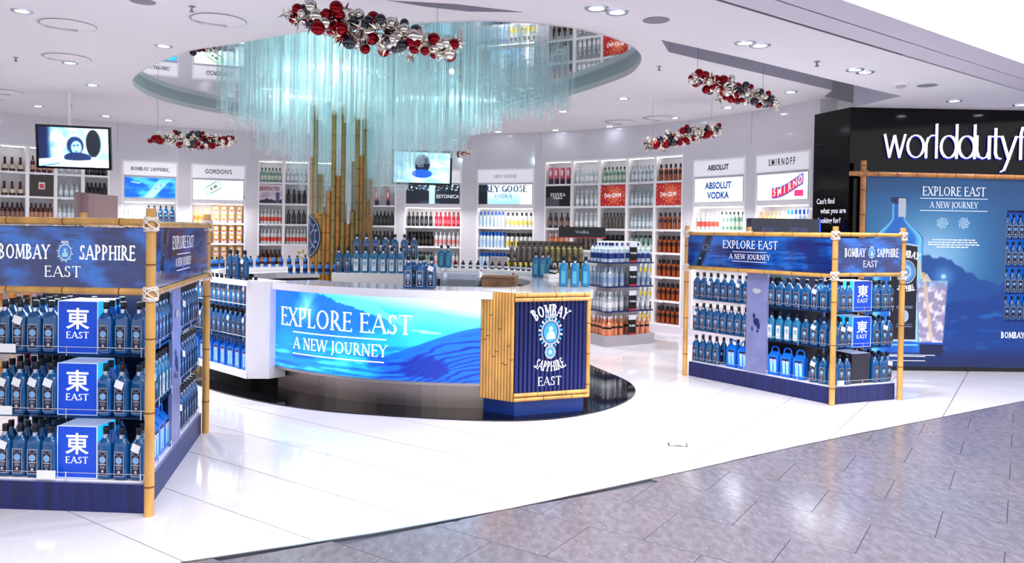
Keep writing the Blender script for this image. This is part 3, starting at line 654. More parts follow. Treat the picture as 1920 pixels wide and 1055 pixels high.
def f_go(U, V):
    c = mix(C3((.86, .93, .98), U), C3((.99, 1, 1), U), sst(-.4, .6, nz(U, V, 4, 5))); c = mix(c, C3((.75, .85, .55), U), sst(.03, 0, abs(V-.35-.3*(U-.1)))*.6)
    ca, sa = math.cos(.55), math.sin(.55); x = (U-.4)*2.4; y = V-.62; a = x*ca+y*sa; b = -x*sa+y*ca; bot = (abs(b) < .24-.1*sst(.3, .5, a)) & (abs(a) < .5)
    c = mix(c, C3((.62, .80, .68), U), bot*.9); c = mix(c, C3((.9, .93, .85), U), ((abs(b) < .2) & (abs(a) < .26))*.9); c = mix(c, C3((.2, .35, .3), U), ((abs(abs(b)-.19) < .02) & (abs(a) < .27))*.9)
    c = mix(c, C3((.2, .3, .25), U), ((np.hypot(a+.12, b) < .07) | ((abs(b) < .07) & (a > 0) & (a < .2)))*.8); return c
def f_gg(U, V):
    c = mix(C3((.55, .75, .93), U), C3((.85, .93, .99), U), sst(0, 1, V+.3*nz(U, V, 3, 8))); c = mix(c, C3((.04, .05, .09), U), (U < .17)*1.0); return mix(c, C3((.93, .92, .96), U), (U > .78)*1.0)
def f_night(U, V):
    c = mix(C3((.05, .07, .13), U), C3((.2, .28, .36), U), sst(.2, .9, nz(U, V, 7, 11))); n = nz(U*3, V*2, 18, 4); c = mix(c, C3((.85, .92, .97), U), sst(.35, .6, n)*(V > .7)); return mix(c, C3((.7, .85, .95), U), ((U > .43) & (U < .54))*.9)
def f_ab(U, V): return mix(C3((.80, .91, .99), U), C3((.97, .98, 1), U), sst(.2, .75, np.hypot((U-.5)*1.2, V-.5)))
def f_sm(U, V):
    c = C3((.9, .95, .99), U); s = .18+.75*sst(.3, 1.05, U)**1.3*.75; d = V-(s+.08); b = (abs(d) < .2) & (U > .3) & (U < .92)
    c = mix(c, C3((.72, .12, .25), U), b*1.0); c = mix(c, C3((.25, .25, .55), U), ((abs(abs(d)-.19) < .025) & (U > .3) & (U < .92))*1.0)
    c = mix(c, C3((.45, .5, .8), U), ((U > .8) & (U < .92) & (V < 1) & (d > -.2))*.5); c = mix(c, C3((.75, .1, .35), U), ((U > .75) & (U < .92) & (V < .35) & (V > .1) & (U-.7 > (.35-V)*.2))*.9); return c
for k, f, lab, tx in (('BS', f_bs, 'bright blue lit picture of a tilted gin bottle', ()), ('GO', f_go, 'lit pale green picture of a tilted green gin bottle', ((sans('GORDON\'S', .05), .84, .08, mat('olive_let', (.45, .45, .3))),)),
                      ('C', f_night, 'dark night-blue lit picture beside the hanging screen', ((sans('ESTONICA', .07, bold=.02), .78, .3, letter_m),)),
                      ('GG', f_gg, 'pale blue lit picture with serif letters and a dark left edge', ((serif('GREY GOOSE', .125, .2, .09, .02), .47, .62, mat('gg_let', (.18, .25, .38))), (serif('VODKA', .075, .14, .06, .1), .47, .32, mat('gg_let', ())))),
                      ('AB', f_ab, 'pale lit sign with two words in bold blue capitals', ((sans('ABSOLUT', .105, bold=.035, cw=.82), .5, .56, blue_let), (sans('VODKA', .105, bold=.035, cw=.82), .5, .14, blue_let))),
                      ('SM', f_sm, 'pale lit sign with tilted red ribbon of white letters', ())):
    u = GEN[k]
    t = poster(u, .045, u.w-.045, 2.16, 2.53, 'picture_panel', lab, f, nx=110, ny=50, texts=tx)
    if k == 'SM':
        mb = MB(); w = u.w-.09
        for i, ch in enumerate('SMIRNO'):
            vs, fs = sans(ch, .11, bold=.03, cw=.8); x = .34+.1*i; s = .18+.5625*(lambda q: q*q*(3-2*q))(max(0, min(1, (x-.3)/.75)))**1.3
            vs = [(a*w/1.15+x*w+.02, -.003, c+(s-.02)*.37+a*.5) for a, b, c in vs]; mb.add(vs, fs, letter_m)
        mb.obj('lettering', t)
# bottle rows of the titled cabinets
def fill(k, spec):
    u = GEN[k]
    for z, items in spec.items():
        for (kind, n, f0, f1, rows, desc) in items:
            u.row(kind, n, .04+(u.w-.08)*f0, .04+(u.w-.08)*f1, z, '%s, %s shelf, %s' % (desc, SN[z], CN[k]), '%s, %s shelf, %s' % (desc, SN[z], CN[k]), rows)
fill('BS', {1.72: [('clearw', 5, 0, .38, 1, 'pale bottle'), ('gin', 5, .42, 1, 2, 'blue gin bottle')], 1.33: [('gin', 8, 0, 1, 1, 'blue gin bottle')]})
fill('GO', {z: [('citrus', 4, 0, .35, 1, 'yellow-labelled bottle'), ('ycart', 4, .38, 1, 1, 'yellow and pink gin carton')] for z in (1.72, 1.33, .93)})
u = GEN['GO']
for z in (1.72, 1.33, .93):
    for i in range(4):
        X, Y = u.world(.04+(u.w-.08)*(.38+.62*(i+.5)/4), .07); K['ycart'].put((X, Y, z+.173), u.rz, 'yellow carton stacked on another, %s from left, %s shelf, yellow carton cabinet' % (ORD[i], SN[z]), 'stacked yellow cartons, %s shelf' % SN[z])
fill('C', {1.72: [('black', 6, 0, .49, 1, 'tall black bottle'), ('red', 6, .52, 1, 1, 'red bottle')], 1.33: [('dark', 7, 0, .48, 2, 'black bottle'), ('pinkw', 6, .52, 1, 2, 'clear bottle with pink label')],
           .93: [('green', 7, 0, .48, 2, 'greenish bottle'), ('pinkw', 6, .52, 1, 2, 'clear bottle with pink label')]})
fill('GG', {z: [('goose', 7, 0, .48, 2, 'blue-capped vodka bottle'), ('yellow', 6, .5, 1, 2, 'yellow-labelled vodka bottle')] for z in (1.72, 1.33, .93)})
fill('AB', {1.72: [('redl', 5, 0, .47, 2, 'red-labelled clear bottle'), ('green', 6, .5, 1, 2, 'green and orange labelled bottle')]})
fill('SM', {1.72: [('citrus', 6, 0, .5, 2, 'amber-topped clear bottle'), ('goose', 6, .53, 1, 2, 'blue-capped clear bottle')]})
for k in ('AB', 'SM'):
    fill(k, {1.33: [('clear', 8, 0, 1, 1, 'clear bottle')]})

# cubby walls: columns of cells, one cabinet per column
ZC = [2.53, 2.12, 1.72, 1.33, .93, .53, .14]
RN = ['top', 'second', 'third', 'fourth', 'fifth', 'sixth', 'bottom']
def cubby(k, where, cols, rows):
    A = unit_angles(k); us = []
    for c in range(len(A)-1):
        u = Unit(A[c], A[c+1], TOPZ[k], 'cubby_column', 'white wall cubbies, %s column of the %s' % (ORD[c], where)); us.append(u)
        for z in ZC[:-1]: u.shelf(z)
        MB().box(.04, u.w-.04, .02, .035, TOPZ[k]-.042, TOPZ[k]-.031, led_m).obj('led_strip', u.t)
        for r in range(rows):
            sp = cols[c][r] if r < len(cols[c]) else None
            if sp is None: continue
            if isinstance(sp[0], str):
                kind, n, desc = sp[:3]
                u.row(kind, n, .04, u.w-.04, ZC[r], '%s, %s cell, %s column, %s' % (desc, RN[r], ORD[c], where), '%s, %s cell, %s column, %s' % (desc, RN[r], ORD[c], where), sp[3] if len(sp) > 3 else 2)
                u.ticket(u.w*.3, ZC[r]-.012)
            else: sp[0](u, ZC[r])
    return us
def card(name, label, f, texts=(), lit=print_m):
    def go(u, z): poster(u, .03, u.w-.03, z+.0, z+.365, name, label, f, 'card', 50, 40, m=lit, texts=texts)
    return (go,)
def f_red(U, V): c = mix(C3((.80, .08, .10), U), C3((.98, .45, .3), U), sst(.5, .1, np.hypot(U-.6, (V-.55)*.8)+.1*nz(U, V, 9, 3))); return mix(c, C3((1, .85, .6), U), sst(.45, .7, nz(U*3, V*3, 14, 9)))
def f_ul(U, V): c = C3((.06, .06, .07), U); return mix(c, C3((.45, .45, .47), U), ((V < .55-.4*abs(U-.35)) & (U < .55))*.7)
def f_beef(U, V):
    c = mix(C3((.87, .82, .85), U), C3((.7, .62, .7), U), sst(0, .8, nz(U, V, 5, 2))); c = mix(c, C3((.12, .12, .22), U), (V < .22+.12*nz(U, V*0, 6, 4))*1.0)
    return mix(c, C3((.3, .3, .45), U), ((abs(U-.8) < .08) & (V < .6))*1.0)
def f_brn(U, V): return C3((.24, .2, .2), U)
def f_star(U, V): c = C3((.92, .88, .9), U); a = np.arctan2(V-.5, (U-.78)*1.3); r = np.hypot((U-.78)*1.3, V-.5); return mix(c, C3((.75, .65, .25), U), ((r < .22+.1*np.cos(5*a)) & (r > .12))*1.0)
cubby('D', 'cubby wall behind bar', [
    [('pinktall', 4, 'pink and navy gift tube', 1), card('cubby_card', 'black card with white letters in the first cubby column', f_ul, ((serif('ULUVKA', .06, .16, .06, .04), .5, .5, letter_m), (sans('VODKA', .04), .5, .36, letter_m))), ('brownred', 4, 'dark red bottle'), ('rose', 4, 'orange bottle'), ],
    [('clearw', 5, 'slim white-labelled clear bottle'), ('clearw', 5, 'slim white-labelled clear bottle'), ('clearw', 5, 'slim white-labelled clear bottle'), ('grey', 5, 'dark bottle')],
    [('green', 6, 'black-capped green-grey bottle'), card('cubby_card', 'red offer card Only £29.99 in the third cubby column', f_red, ((sans('Only £29.99', .07, bold=.015, cw=.72), .5, .42, letter_m),), print_m), ('grey', 7, 'dark grey bottle'), ('dark', 5, 'black bottle')],
    [('clear', 6, 'tall clear bottle'), ('clear', 6, 'tall clear bottle'), ('clear', 6, 'tall clear bottle'), ('green', 5, 'greenish bottle'), ('yellow', 5, 'yellow-labelled bottle'), ('yellow', 5, 'yellow-labelled bottle'), ('yellow', 5, 'yellow-labelled bottle')],
    [('orange', 5, 'black-capped orange bottle'), card('cubby_card', 'red offer card Only £25.99 in the end cubby column', f_red, ((sans('Only £25.99', .07, bold=.015, cw=.66), .5, .42, letter_m),), print_m)]+[('orange', 5, 'black-capped orange bottle')]*5], 7)
cubby('A', 'cubby wall by hung screen', [
    [None, None, None], [('cognac', 3, 'round brown cognac bottle', 1), ('cognac', 3, 'round brown cognac bottle', 1), ('brownred', 5, 'dark bottle')],
    [('brown', 4, 'brown bottle'), card('cubby_card', 'dark brown card with a small red and white square', lambda U, V: mix(mix(C3((.24, .2, .2), U), C3((.9, .85, .85), U), (np.maximum(abs(U-.5), abs(V-.5)*.9) < .14)*1.), C3((.8, .25, .25), U), (np.maximum(abs(U-.5), abs(V-.5)*.9) < .09)*1.), ()), ('brown', 5, 'brown bottle')],
    [('clear', 3, 'clear bottle'), ('clear', 4, 'slim clear bottle'), ('clear', 5, 'clear bottle')],
    [('black', 5, 'black bottle'), ('dark', 5, 'black bottle'), ('grey', 5, 'dark bottle')]], 3)
cubby('B', 'cubby wall by bamboo column', [
    [('green', 6, 'black-capped green bottle'), card('cubby_card', 'pale card with dark red capitals over a dark crowd', f_beef, ((sans('BEEFEATER', .075, bold=.02, cw=.75), .45, .68, mat('beef_let', (.5, .1, .15))),)), ('redl', 6, 'red-labelled bottle'), ('redl', 6, 'red-labelled bottle'), ('brown', 5, 'brown-red bottle')],
    [('clear', 5, 'clear bottle'), ('dark', 4, 'black bottle'), ('black', 4, 'black bottle'), ('redl', 6, 'red-capped bottle'), card('cubby_card', 'white card with a small gold star', f_star)],
    [('clear', 5, 'clear bottle'), ('clear', 5, 'clear bottle'), ('dark', 5, 'black bottle'), None, None]], 6)
E_ = Unit(*UN['E'], TOPZ['E'], 'wall_cabinet', 'narrow white wall cabinet of black bottles beside the bamboo column')
for z in ZC[:-1]: E_.shelf(z)
for z, kd, n in ((2.12, 'pinktall', 2), (1.72, 'black', 6), (1.33, 'dark', 6), (.93, 'dark', 6)):
    E_.row(kd, n, .05, E_.w-.05, z, '%s, %s shelf, narrow cabinet beside bamboo column' % ('pink tube' if kd == 'pinktall' else 'black bottle', {2.12: 'upper', 1.72: 'middle', 1.33: 'lower', .93: 'lowest stocked'}[z]), 'narrow cabinet shelf at %.1f m' % z, 1 if kd != 'pinktall' else 1)
#SPLIT
# ================================================================== BAMBOO
def bamboo(mb, p0, p1, r, m=None, step=.28, n=10, jog=0):
    m = m or bam_m; p0, p1 = Vector(p0), Vector(p1); L = (p1-p0).length; d = (p1-p0)/L; t = 0; k = 0; q = p0
    s0 = step*(.4+jog)
    cuts = [s0+i*step for i in range(int(L/step)+1) if s0+i*step < L-.02]
    for c in cuts+[L]:
        mb.tube(q, p0+d*min(c, L), r, m, r*.985, n, cap=(q == p0 or c == L)); q = p0+d*c
    for c in cuts: mb.tube(p0+d*(c-.004), p0+d*(c+.004), r*1.09, node_m, r*1.06, n); mb.tube(p0+d*(c-.012), p0+d*(c-.004), r*1.01, m, r*1.09, n, cap=False)
    return mb
def lashing(mb, c, r, h, m=rope_m, seed=0):
    rd = random.Random(seed); c = Vector(c)
    for k in range(4):
        z = c.z-h*.5+h*(k // 2)+(k % 2)*.013-.006; mb.path([(c.x+r*math.cos(a), c.y+r*math.sin(a), z+rd.uniform(-.004, .004)) for a in [2*PI*i/12 for i in range(12)]], .005, m, 5, True)
    for k in range(4):
        s_ = 1 if k % 2 else -1; ph = rd.uniform(-.2, .2)
        mb.path([(c.x+(r+.004)*math.cos(a), c.y+(r+.004)*math.sin(a), c.z+s_*h*.55*math.cos(a+ph+k*.5)) for a in [2*PI*i/14 for i in range(14)]], .005, m, 5, True)
# ================================================================== EMBLEM
gem_m = mat('gem_blue', (.25, .6, .92), .3); gem2_m = mat('gem_pale', (.72, .88, .97), .3); gemd = mat('gem_dark', (.06, .2, .5), .3)
def emblem(mb, x, z, s, y=-.004, warp=None, full=True):
    """oval medallion on a crown, with a ring of ticks and a small jewel below"""
    o = MB()
    o.disc((x, y, z), .62*s, .8*s, gemd, 24); o.ring((x, y-.0006, z), .62*s, .74*s, silver_m, 28, 1.25)
    for i in range(20):
        a = 2*PI*(i+.5)/20; ca, sa = math.cos(a), math.sin(a)
        o.add([(x+(.76*ca-.07*sa)*s, y-.0005, z+(.76*sa*1.2+.07*ca)*s), (x+(.94*ca-.08*sa)*s, y-.0005, z+(.94*sa*1.2+.08*ca)*s), (x+(.94*ca+.08*sa)*s, y-.0005, z+(.94*sa*1.2-.08*ca)*s), (x+(.76*ca+.07*sa)*s, y-.0005, z+(.76*sa*1.2-.07*ca)*s)], [(0, 1, 2, 3)], gem2_m if i % 2 else gem_m)
    o.disc((x, y-.001, z), .54*s, .72*s, gem_m, 22)
    o.disc((x+.02*s, y-.0015, z+.24*s), .16*s, .2*s, gem2_m, 14); o.add([(x-.36*s, y-.0015, z-.5*s), (x+.4*s, y-.0015, z-.48*s), (x+.3*s, y-.0015, z-.05*s), (x+.1*s, y-.0015, z+.12*s), (x-.12*s, y-.0015, z+.08*s), (x-.26*s, y-.0015, z-.1*s)], [(0, 1, 2, 3, 4, 5)], gem2_m)
    for i in range(5):
        cx = x+(i-2)*.17*s; o.add([(cx-.08*s, y-.001, z+1.12*s), (cx+.08*s, y-.001, z+1.12*s), (cx+.02*s+(i-2)*.02*s, y-.001, z+(1.42-.05*abs(i-2))*s)], [(0, 1, 2)], silver_m); o.disc((cx+(i-2)*.02*s, y-.001, z+(1.44-.05*abs(i-2))*s), .045*s, .045*s, gem_m, 8)
    o.sheet([(x-.42*s, y-.0012, z+1.02*s), (x+.42*s, y-.0012, z+1.02*s), (x+.42*s, y-.0012, z+1.13*s), (x-.42*s, y-.0012, z+1.13*s)], silver_m)
    if full:
        zz = z-1.42*s; o.ring((x, y-.0006, zz), .3*s, .44*s, silver_m, 10, 1.15); o.disc((x, y-.0008, zz), .31*s, .36*s, gem_m, 8); o.disc((x, y-.0012, zz), .15*s, .17*s, gem2_m, 6)
    if warp: o.v = [tuple(warp(*v)) for v in o.v]
    n = len(mb.v)
    for i, f in enumerate(o.f): pass
    # merge
    off = len(mb.v); mb.v += o.v
    for f, k, sm in zip(o.f, o.m, o.sm): mb.f.append([i+off for i in f]); mb.m.append(mb.mi(o.mats[k])); mb.sm.append(sm)

# ================================================================== PROMOTION STANDS
def f_banner(seed, bottle=None, dim=1.0):
    def f(U, V):
        n = nz(U*2.4, V*1.2, 5, seed, 6); c = mix(C3((.02*dim, .14*dim, .42*dim), U), C3((.08*dim, .42*dim, .8*dim), U), sst(-.6, .75, n+(V-.5)*.5))
        r = nz(U*1.5, V*4, 7, seed+3, 5); c = mix(c, C3((.01, .08, .33), U), sst(.1, .6, r)*.6)
        if bottle is not None:
            a = (U-bottle[0])*bottle[1]; d = a-(V-.5)*.42; b = abs(d) < .17; c = mix(c, C3((.1, .45, .85), U), sst(.45, .1, abs(d))*.6); c = mix(c, C3((.03, .06, .2), U), b*.92)
            c = mix(c, C3((.4, .5, .65), U), ((abs(abs(d)-.13) < .012))*.8); q = np.hypot(d, (V-.62)); c = mix(c, C3((.45, .6, .8), U), ((q < .1) & (q > .075))*.9)
            c = mix(c, C3((.7, .8, .9), U), (np.hypot(d+.06, V-.25) < .035)*.9)
        return c
    return f
def stand(C, L, S, longflip, name, label, seed):
    """C: near corner on the floor, L: far end of the long side, S: far end of the short side. local build in world axes about C"""
    C, L, S = Vector((*C, 0)), Vector((*L, 0)), Vector((*S, 0)); lv, sv = L-C, S-C; ll, sl = lv.length, sv.length; lu, su = lv/ll, sv/sl
    P = lambda s, t, z=0: Vector((lu.x*s+su.x*t, lu.y*s+su.y*t, z))
    root = thing(name, label, 'display stand', C)
    pl = lambda s, t: (P(s, t).x, P(s, t).y)
    q = [pl(.03, .03), pl(ll-.03, .03), pl(ll-.03, sl-.03), pl(.03, sl-.03)]
    MB().prism(q, 0, .165, navyst_m, lav_m).obj('plinth', root)
    q2 = [pl(.05, .05), pl(ll-.05, .05), pl(ll-.05, sl-.05), pl(.05, sl-.05)]; MB().prism(q2, .166, .178, white).obj('plinth_top', root)
    # posts and rails
    for k, (s, t) in enumerate(((0, 0), (ll, 0), (0, sl), (ll, sl))):
        mb = MB(); bamboo(mb, P(s, t), P(s, t, 1.745), .028, jog=k*.2, step=.42); mb.obj('bamboo_post', root)
    prs = [((0, 0), (ll, 0)), ((0, 0), (0, sl)), ((ll, 0), (ll, sl)), ((0, sl), (ll, sl))]
    for z in (1.655, 1.262):
        for k, (a, b) in enumerate(prs): mb = MB(); dz = .012*(k % 2); bamboo(mb, P(*a, z+dz), P(*b, z+dz), .0215, jog=.13*k, step=.33); mb.obj('bamboo_rail', root)
    mb = MB()
    for k, (s, t) in enumerate(((0, 0), (ll, 0), (0, sl), (ll, sl))):
        mb = MB(); lashing(mb, P(s, t, 1.655), .036, .06, seed=k); mb.obj('rope_lashing', root); mb = MB(); lashing(mb, P(s, t, 1.262), .036, .06, seed=k+9); mb.obj('rope_lashing', root)
    # header boards with print, outside faces
    inset = .012
    def board(a, b, kind):  # a->b left to right from outside
        A, B = P(*a), P(*b); n = math.hypot(B.x-A.x, B.y-A.y); rz = math.atan2(B.y-A.y, B.x-A.x)
        h = thing('header_board', None, None, (A.x, A.y, 1.285), rz); h.parent = root
        MB().box(.02, n-.02, -.008, .012, 0, .35, dnavy_m).obj('board', h)
        if kind == 'east':
            sheet_print('board_print', n-.05, .345, 200, 70, f_banner(seed+2, (.13, n/.35)), print_gloss, h, x0=.025, z0=.0025, y=-.0095)
            b_ = MB(); x = n*.47; k = min(1, n/1.86)
            put_text(b_, serif('EXPLORE EAST', .085*k+.0, cw=.9), x, -.012, .215, letter_m); put_text(b_, serif('A NEW JOURNEY', .055*k, cw=.9), x, -.012, .1, letter_m)
            bar(b_, x-.22, x+.22, .18, .002, -.012, letter_m); bar(b_, x-.22, x+.22, .075, .002, -.012, letter_m); b_.obj('lettering', h)
        else:
            sheet_print('board_print', n-.05, .345, 180, 80, f_banner(seed), print_gloss, h, x0=.025, z0=.0025, y=-.0095)
            b_ = MB(); x = n*.5; k = n/1.0
            put_text(b_, serif('BOMBAY', .082, .17, .1, .04, 'R', cw=.68*k), x-.075*k, -.012, .165, letter_m); put_text(b_, serif('SAPPHIRE', .082, .17, .1, .04, 'L', cw=.68*k), x+.095*k, -.012, .165, letter_m)
            put_text(b_, serif('EAST', .062, cw=1.1*k), x, -.012, .065, letter_m); b_.obj('lettering', h)
            e_ = MB(); emblem(e_, x+.012, .205, .052, -.012, full=False); e_.obj('emblem', h)
    if longflip: board((ll, 0), (0, 0), 'east'); board((0, 0), (0, sl), 'bs'); board((0, sl), (ll, sl), 'east')
    else: board((0, 0), (ll, 0), 'east'); board((0, sl), (0, 0), 'bs'); board((ll, sl), (0, sl), 'east')
    # middle core with panel ends
    c0, c1 = ll*.5-.12, ll*.5+.12
    cq = [pl(c0, .07), pl(c1, .07), pl(c1, sl-.07), pl(c0, sl-.07)]; MB().prism(cq, .178, 1.25, dnavy_m).obj('core_panel', root)
    for t0, t1 in ((.045, .07), (sl-.07, sl-.045)):
        cp = MB().prism([pl(c0-.01, t0), pl(c1+.01, t0), pl(c1+.01, t1), pl(c0-.01, t1)], .178, 1.25, lav_m).obj('end_panel', root, label='lavender grey upright panel with faint dark map print')
    sA, sB = (P(c1, .044), P(c0, .044)) if longflip else (P(c0, .044), P(c1, .044))
    pm = MB(); rzp = math.atan2(sB.y-sA.y, sB.x-sA.x)
    for (x, z, rx, rz_) in ((.12, .62, .035, .05), (.09, .68, .02, .03), (.15, .58, .028, .04), (.07, .54, .012, .03), (.14, .52, .015, .02), (.12, .95, .05, .035)):
        k = 12; rr = random.Random(int(x*999)); pm.add([(x+rx*rr.uniform(.6, 1.2)*math.cos(2*PI*i/k), 0, z+.1+rz_*rr.uniform(.6, 1.2)*math.sin(2*PI*i/k)) for i in range(k)], [tuple(range(k))], navy_m if z < .9 else slot_m)
    put_text(pm, serif('EAST', .022), .12, 0, .3, slot_m)
    o = pm.obj('map_print', root); o.location = sA+Vector((math.sin(rzp), -math.cos(rzp), 0))*.003; o.rotation_euler = (0, 0, rzp)
    # glass shelves either side of the core with rail
    for z in (.905, .545):
        for s0, s1 in ((.05, c0-.01), (c1+.01, ll-.05)):
            MB().prism([pl(s0, .05), pl(s1, .05), pl(s1, sl-.05), pl(s0, sl-.05)], z-.012, z, glass_sh).obj('glass_shelf', root)
    for z in (.905, .545, .178):
        rl = MB()
        for (a, b) in (((.045, .045), (ll*.5-.13, .045)), ((ll*.5+.13, .045), (ll-.045, .045)), ((.045, .045), (.045, sl-.045)), ((ll-.045, .045), (ll-.045, sl-.045))):
            rl.tube(P(*a, z+.04), P(*b, z+.04), .0025, chrome_m, n=5)
            for f in (.02, .5, .98): A, B = P(*a, z), P(*b, z); w = A+(B-A)*f; rl.tube(w+Vector((0, 0, -.012)), w+Vector((0, 0, .045)), .004, chrome_m, n=5)
        rl.obj('wire_rail', root)
    lt = MB(); lt.prism([pl(.2, sl*.35), pl(ll-.2, sl*.35), pl(ll-.2, sl*.65), pl(.2, sl*.65)], 1.27, 1.285, lamps_m).obj('top_light', root)
    return C, lu, su, ll, sl, root
ST = []
LS = ((-2.04, 4.37), (-2.43, 6.16), (-3.05, 4.42)); RS = ((3.14, 7.51), (2.04, 9.01), (3.96, 7.83))
def stock(st, which, flip, boxlab):
    C, lu, su, ll, sl, root = st
    W_ = lambda s, t, z: (C.x+lu.x*s+su.x*t, C.y+lu.y*s+su.y*t, z)
    rs = math.atan2(su.y, su.x) if flip else math.atan2(-su.y, -su.x)   # faces out of the short side
    rl = math.atan2(-lu.y, -lu.x) if flip else math.atan2(lu.y, lu.x)
    half = ll*.5-.13; SHN = {.905: 'top shelf', .545: 'middle shelf', .178: 'bottom shelf'}
    bw_ = .235
    xs = [.09, .185, .28] ; bx = .45
    right = [(.085+.098*i) for i in range(3)]; left = [bx+.16+.092*i for i in range(int((sl-bx-.2)/.092)+1)]
    if flip: # right stand: box nearer the right, seen from the front
        right = [.1+.09*i for i in range(2)]+[.27]; bx = .46; left = [.64+.09*i for i in range(3)]
    for zi, z in enumerate((.905, .545, .178)):
        sh = SHN[z]
        # box
        bh = .3; A = Vector(W_(.1, bx-bw_/2, 0)); 
        A = Vector(W_(.08, bx+bw_/2, z)) if not flip else Vector(W_(.08, bx-bw_/2, z))
        cube = thing('light_cube', 'glowing blue cube lettered EAST, %s of the %s' % (sh, which), 'light box', A, rs)
        if flip and zi == 2: cube['label'] = 'dark grey unlit cube with pale top, bottom shelf of the %s' % which
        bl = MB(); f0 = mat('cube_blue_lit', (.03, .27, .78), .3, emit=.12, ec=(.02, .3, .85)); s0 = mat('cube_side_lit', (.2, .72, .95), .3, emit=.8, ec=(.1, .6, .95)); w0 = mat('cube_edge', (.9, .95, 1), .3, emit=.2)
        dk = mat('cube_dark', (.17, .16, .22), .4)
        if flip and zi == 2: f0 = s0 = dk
        D = .2 if not flip else .26
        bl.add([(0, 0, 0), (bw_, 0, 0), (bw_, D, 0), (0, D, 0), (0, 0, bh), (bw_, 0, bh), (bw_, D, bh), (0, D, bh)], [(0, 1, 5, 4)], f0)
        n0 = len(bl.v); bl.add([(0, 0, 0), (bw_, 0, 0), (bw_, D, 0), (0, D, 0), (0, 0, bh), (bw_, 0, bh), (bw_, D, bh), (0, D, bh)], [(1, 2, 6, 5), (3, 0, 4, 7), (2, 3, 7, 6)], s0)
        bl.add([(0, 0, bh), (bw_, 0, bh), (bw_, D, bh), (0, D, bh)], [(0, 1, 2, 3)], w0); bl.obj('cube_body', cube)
        if not (flip and zi == 2):
            e_ = MB()
            for a, b in (((0, 0), (bw_, 0)), ((0, bh), (bw_, bh)), ((0, 0), (0, bh)), ((bw_, 0), (bw_, bh))): e_.tube((a[0], -.001, a[1]), (b[0], -.001, b[1]), .0025, w0, n=4)
            e_.obj('cube_edges', cube)
            tx = MB(); put_text(tx, sans('東', .095, bold=.015, cw=1.1), bw_/2, -.003, .15, letter_m); put_text(tx, serif('EAST', .038, .16, .07, cw=1.15), bw_/2, -.003, .085, letter_m); tx.obj('lettering', cube)
        # front rows at the short side
        i = 0
        for side, lst in (('right' if not flip else 'left', right), ('left' if not flip else 'right', left)):
            if flip: lst = sorted(lst, key=lambda v: abs(v-bx))
            else: lst = sorted(lst, key=lambda v: abs(v-bx))
            for j, t in enumerate(lst):
                kind = 'n'
                if (zi, side, j) in {(0, 'left', 2), (1, 'left', 0), (1, 'left', 1), (1, 'left', 2), (1, 'right', 1), (2, 'right', 2), (2, 'left', 3), (1, 'left', 3)}: kind = 't'
                GIN[kind].put(W_(.085+random.uniform(-.006, .006), t, z+.001), rs+random.uniform(-.08, .08), '%sbottle, front row, %s on %s side of cube, %s, %s' % ('tagged ' if kind == 't' else '', ORD[j], 'post' if (side == 'right') != flip else 'other', sh, which))
        rest = [t for t in right+left if (t > .2)]
        for r in range(1, 4):
            for ti, t in enumerate(rest):
                s = .085+r*.1
                if s > half-.03: break
                GINS.put(W_(s+random.uniform(-.008, .008), t+random.uniform(-.006, .006), z+.001), rs+random.uniform(-.15, .15), 'blue gin bottle, row %s, %s from post, %s, %s' % (('two', 'three', 'four')[r-1], ORD[ti], sh, which), 'rear gin bottles, %s, %s' % (sh, which))
            if r >= 3:
                s = .085+r*.1
                if s < half-.03: GINS.put(W_(s, bx, z+.001), rs, 'blue gin bottle right behind the glowing cube, %s, %s' % (sh, which), 'rear gin bottles, %s, %s' % (sh, which))
        # long side, near half and far half
        for hf, (s0, s1) in (('near', (.2 if not flip else .07, ll*.5-.15)), ('far', (ll*.5+.17, ll-.07))):
            n = int((s1-s0)/.092)+1
            ss = [s0+(s1-s0)*i/(n-1) for i in range(n)]
            seen = '%s half, %s, %s' % ('cube-side' if hf == 'near' else 'far', sh, which)
            if zi == 2 and hf == 'near' or (flip and zi == 2 and hf == 'far'):
                # packs then bottles
                npk = 3 if hf == 'near' else 2
                pk = [s1-.03-.15*i for i in range(npk)] if hf == 'near' else [s0+.04+.15*i for i in range(npk)]
                for i, s in enumerate(pk): PACK.put(W_(s, .115, z+.001), rl+random.uniform(-.1, .1), 'blue carry carton, %s from the panel, %s' % (ORD[i], seen))
                ss = [s for s in ss if all(abs(s-p) > .11 for p in pk)]
            for i, s in enumerate(sorted(ss, key=lambda v: abs(v-ll*.5))):
                kind = 'n'
                if zi == 1 and hf == 'near' and i < 4: kind = 'w'
                if random.random() < .18 and kind == 'n': kind = 't'
                nm = {'n': 'blue gin bottle', 'w': 'silver-labelled gin bottle', 't': 'tagged blue gin bottle'}[kind]
                GIN[kind].put(W_(s, .09, z+.001), rl+random.uniform(-.08, .08), '%s, %s from panel, %s' % (nm, ORD[i], seen))
            for r in (1,):
                for si, s in enumerate([s0+(s1-s0)*i/(n-1) for i in range(n)]):
                    if (hf == 'near' and s < (.62 if not flip else .55) and (not flip or s < .5)) or (zi == 2 and hf == 'near' and r == 1): continue
                    GINS.put(W_(s, .09+.095*r, z+.001), rl+random.uniform(-.15, .15), 'gin bottle, %s in rear row, %s' % (ORD[si], seen), 'rear bottles, %s' % seen)
    # price tickets on the rails
    for i, (s, t, z) in enumerate(((.04, .86, .905), (.04, .62 if not flip else .14, .178), (.04, .88, .545))):
        if t < sl-.05:
            b = MB().box(-.055, .055, -.004, .001, .0, .05, tag_m); o = b.obj('price_ticket', root); v = Vector(W_(s, t, z))-C; o.location = v; o.rotation_euler = (0, 0, rs)
